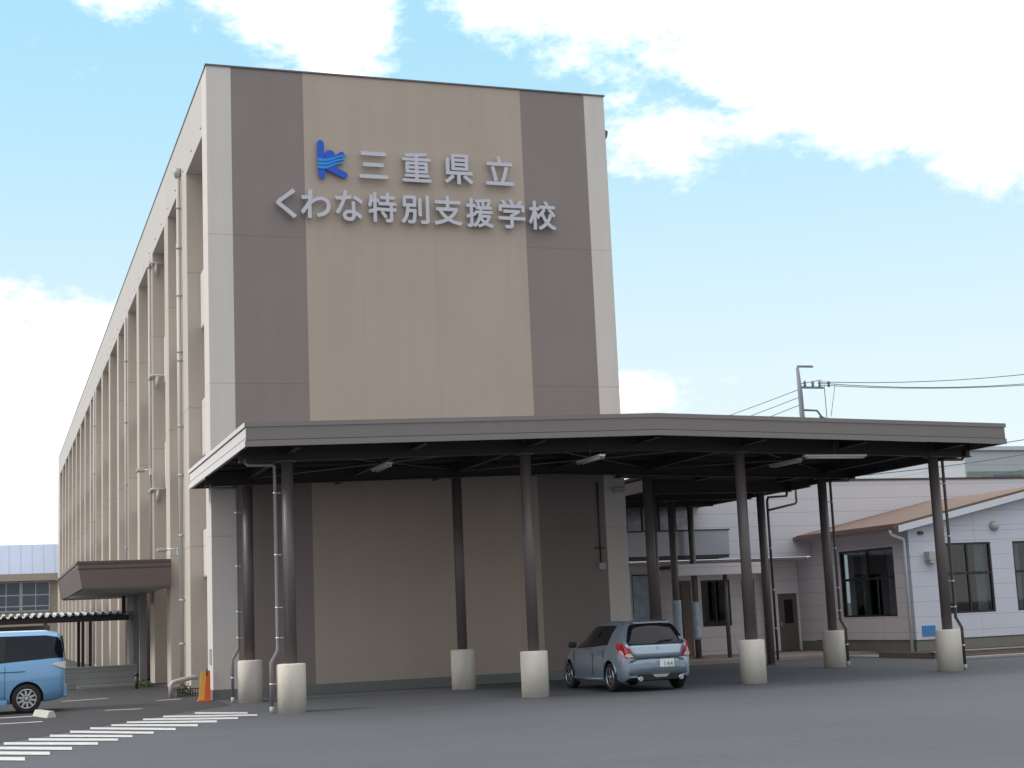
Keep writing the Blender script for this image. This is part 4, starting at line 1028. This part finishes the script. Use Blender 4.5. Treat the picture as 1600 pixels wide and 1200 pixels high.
# utility pole and wires
U = empty('utility_pole', (58.9, 100, 0), 'tall concrete utility pole rising behind the canopy roof', 'utility pole')
p = MB(); p.tube([(58.9, 100, 0), (58.75, 100, 17.6), (58.65, 100, 19.7)], [.28, .19, .12], 12); p.build('pole', M_['pole'], U)
p = MB(); p.tube([(58.65, 100, 19.8), (60.0, 100, 19.8)], .09, 8); p.build('top_arm', M_['pole'], U)
p = MB(); p.tube([(58.6, 100, 18.15), (60.8, 100, 18.15)], .09, 8); p.tube([(58.6, 100, 18.4), (60.7, 100, 18.75)], .03, 6)
for x in (59.2, 59.9, 60.5, 61.3): p.lathe([(.05, 18.2), (.13, 18.3), (.07, 18.42), (.14, 18.5), (.05, 18.68)], (x, 100, 0), 'z', 10)
p.build('cross_arm', M_['pole'], U)
p = MB(); p.tube([(58.7, 100, 16.4), (60.1, 100, 16.35), (60.6, 100, 15.7), (60.9, 100, 14.2)], .08, 8); p.tube([(60.3, 100, 15.9), (61.3, 100, 15.55), (62.4, 100, 15.2)], .09, 8)
p.tube([(60.9, 100, 18.3), (60.95, 100, 14.3)], .035, 6); p.tube([(61.9, 100, 18.5), (61.3, 100, 15.9)], .025, 6)
p.build('cable_bracket', M_['wire'], U)
def wire(a, b, sag, label, r=.035, name='overhead_cable', group=None):
    a = Vector(a); b = Vector(b); pts = []
    for k in range(17):
        t = k/16; q = a.lerp(b, t); q.z -= sag*4*t*(1-t); pts.append(q)
    tag(MB().tube(pts, r, 5).build(name, M_['wire']), label, 'cable', group)
wire((60.6, 100, 18.6), (96, 92, 21.8), 1.3, 'upper dark cable running right from the utility pole', .032)
wire((60.6, 100, 18.5), (96, 92, 20.7), 1.5, 'lower dark cable running right from the utility pole', .032)
wire((60.6, 100, 18.35), (96, 92, 20.0), 1.2, 'lowest of the three thick cables running right from the utility pole', .03)
for k in range(3):
    wire((58.7, 100, 18.0-.6*k), (36, 130, 11.5-.9*k), .6, 'thin cable running down to the left from the utility pole', .028, group='thin cables left of the pole')
wire((62.3, 100, 15.2), (100, 95, 9), 1.0, 'thin cable sagging right from the lower bracket of the pole', .03)
for k, (z0, z1) in enumerate(((12.0, 13.5), (11.0, 12.6), (10.0, 11.6), (8.9, 10.2))):
    wire((48, 80, z0-1.8), (75, 80, z1), .5, 'cable crossing the sky just above the far right building', .03, group='cables over the far right building')
# far right building
Fb = empty('distant_building', (75, 95, 0), 'distant pale grey building with a green band behind the annexe, right edge', 'building')
bx('wall', M_['farwall'], Fb, 69.5, 100, 95, 110, 0, 12.6); bx('green_band', M_['fargreen'], Fb, 69.6, 100, 94.9, 94.99, 9.4, 11.0); bx('roof_edge', M_['alu'], Fb, 69.4, 100.1, 94.8, 110.1, 12.61, 12.9)
for k in range(6): bx('window', M_['gymglass'], Fb, 72+k*4, 74.5+k*4, 94.85, 94.895, 9.6, 10.7)
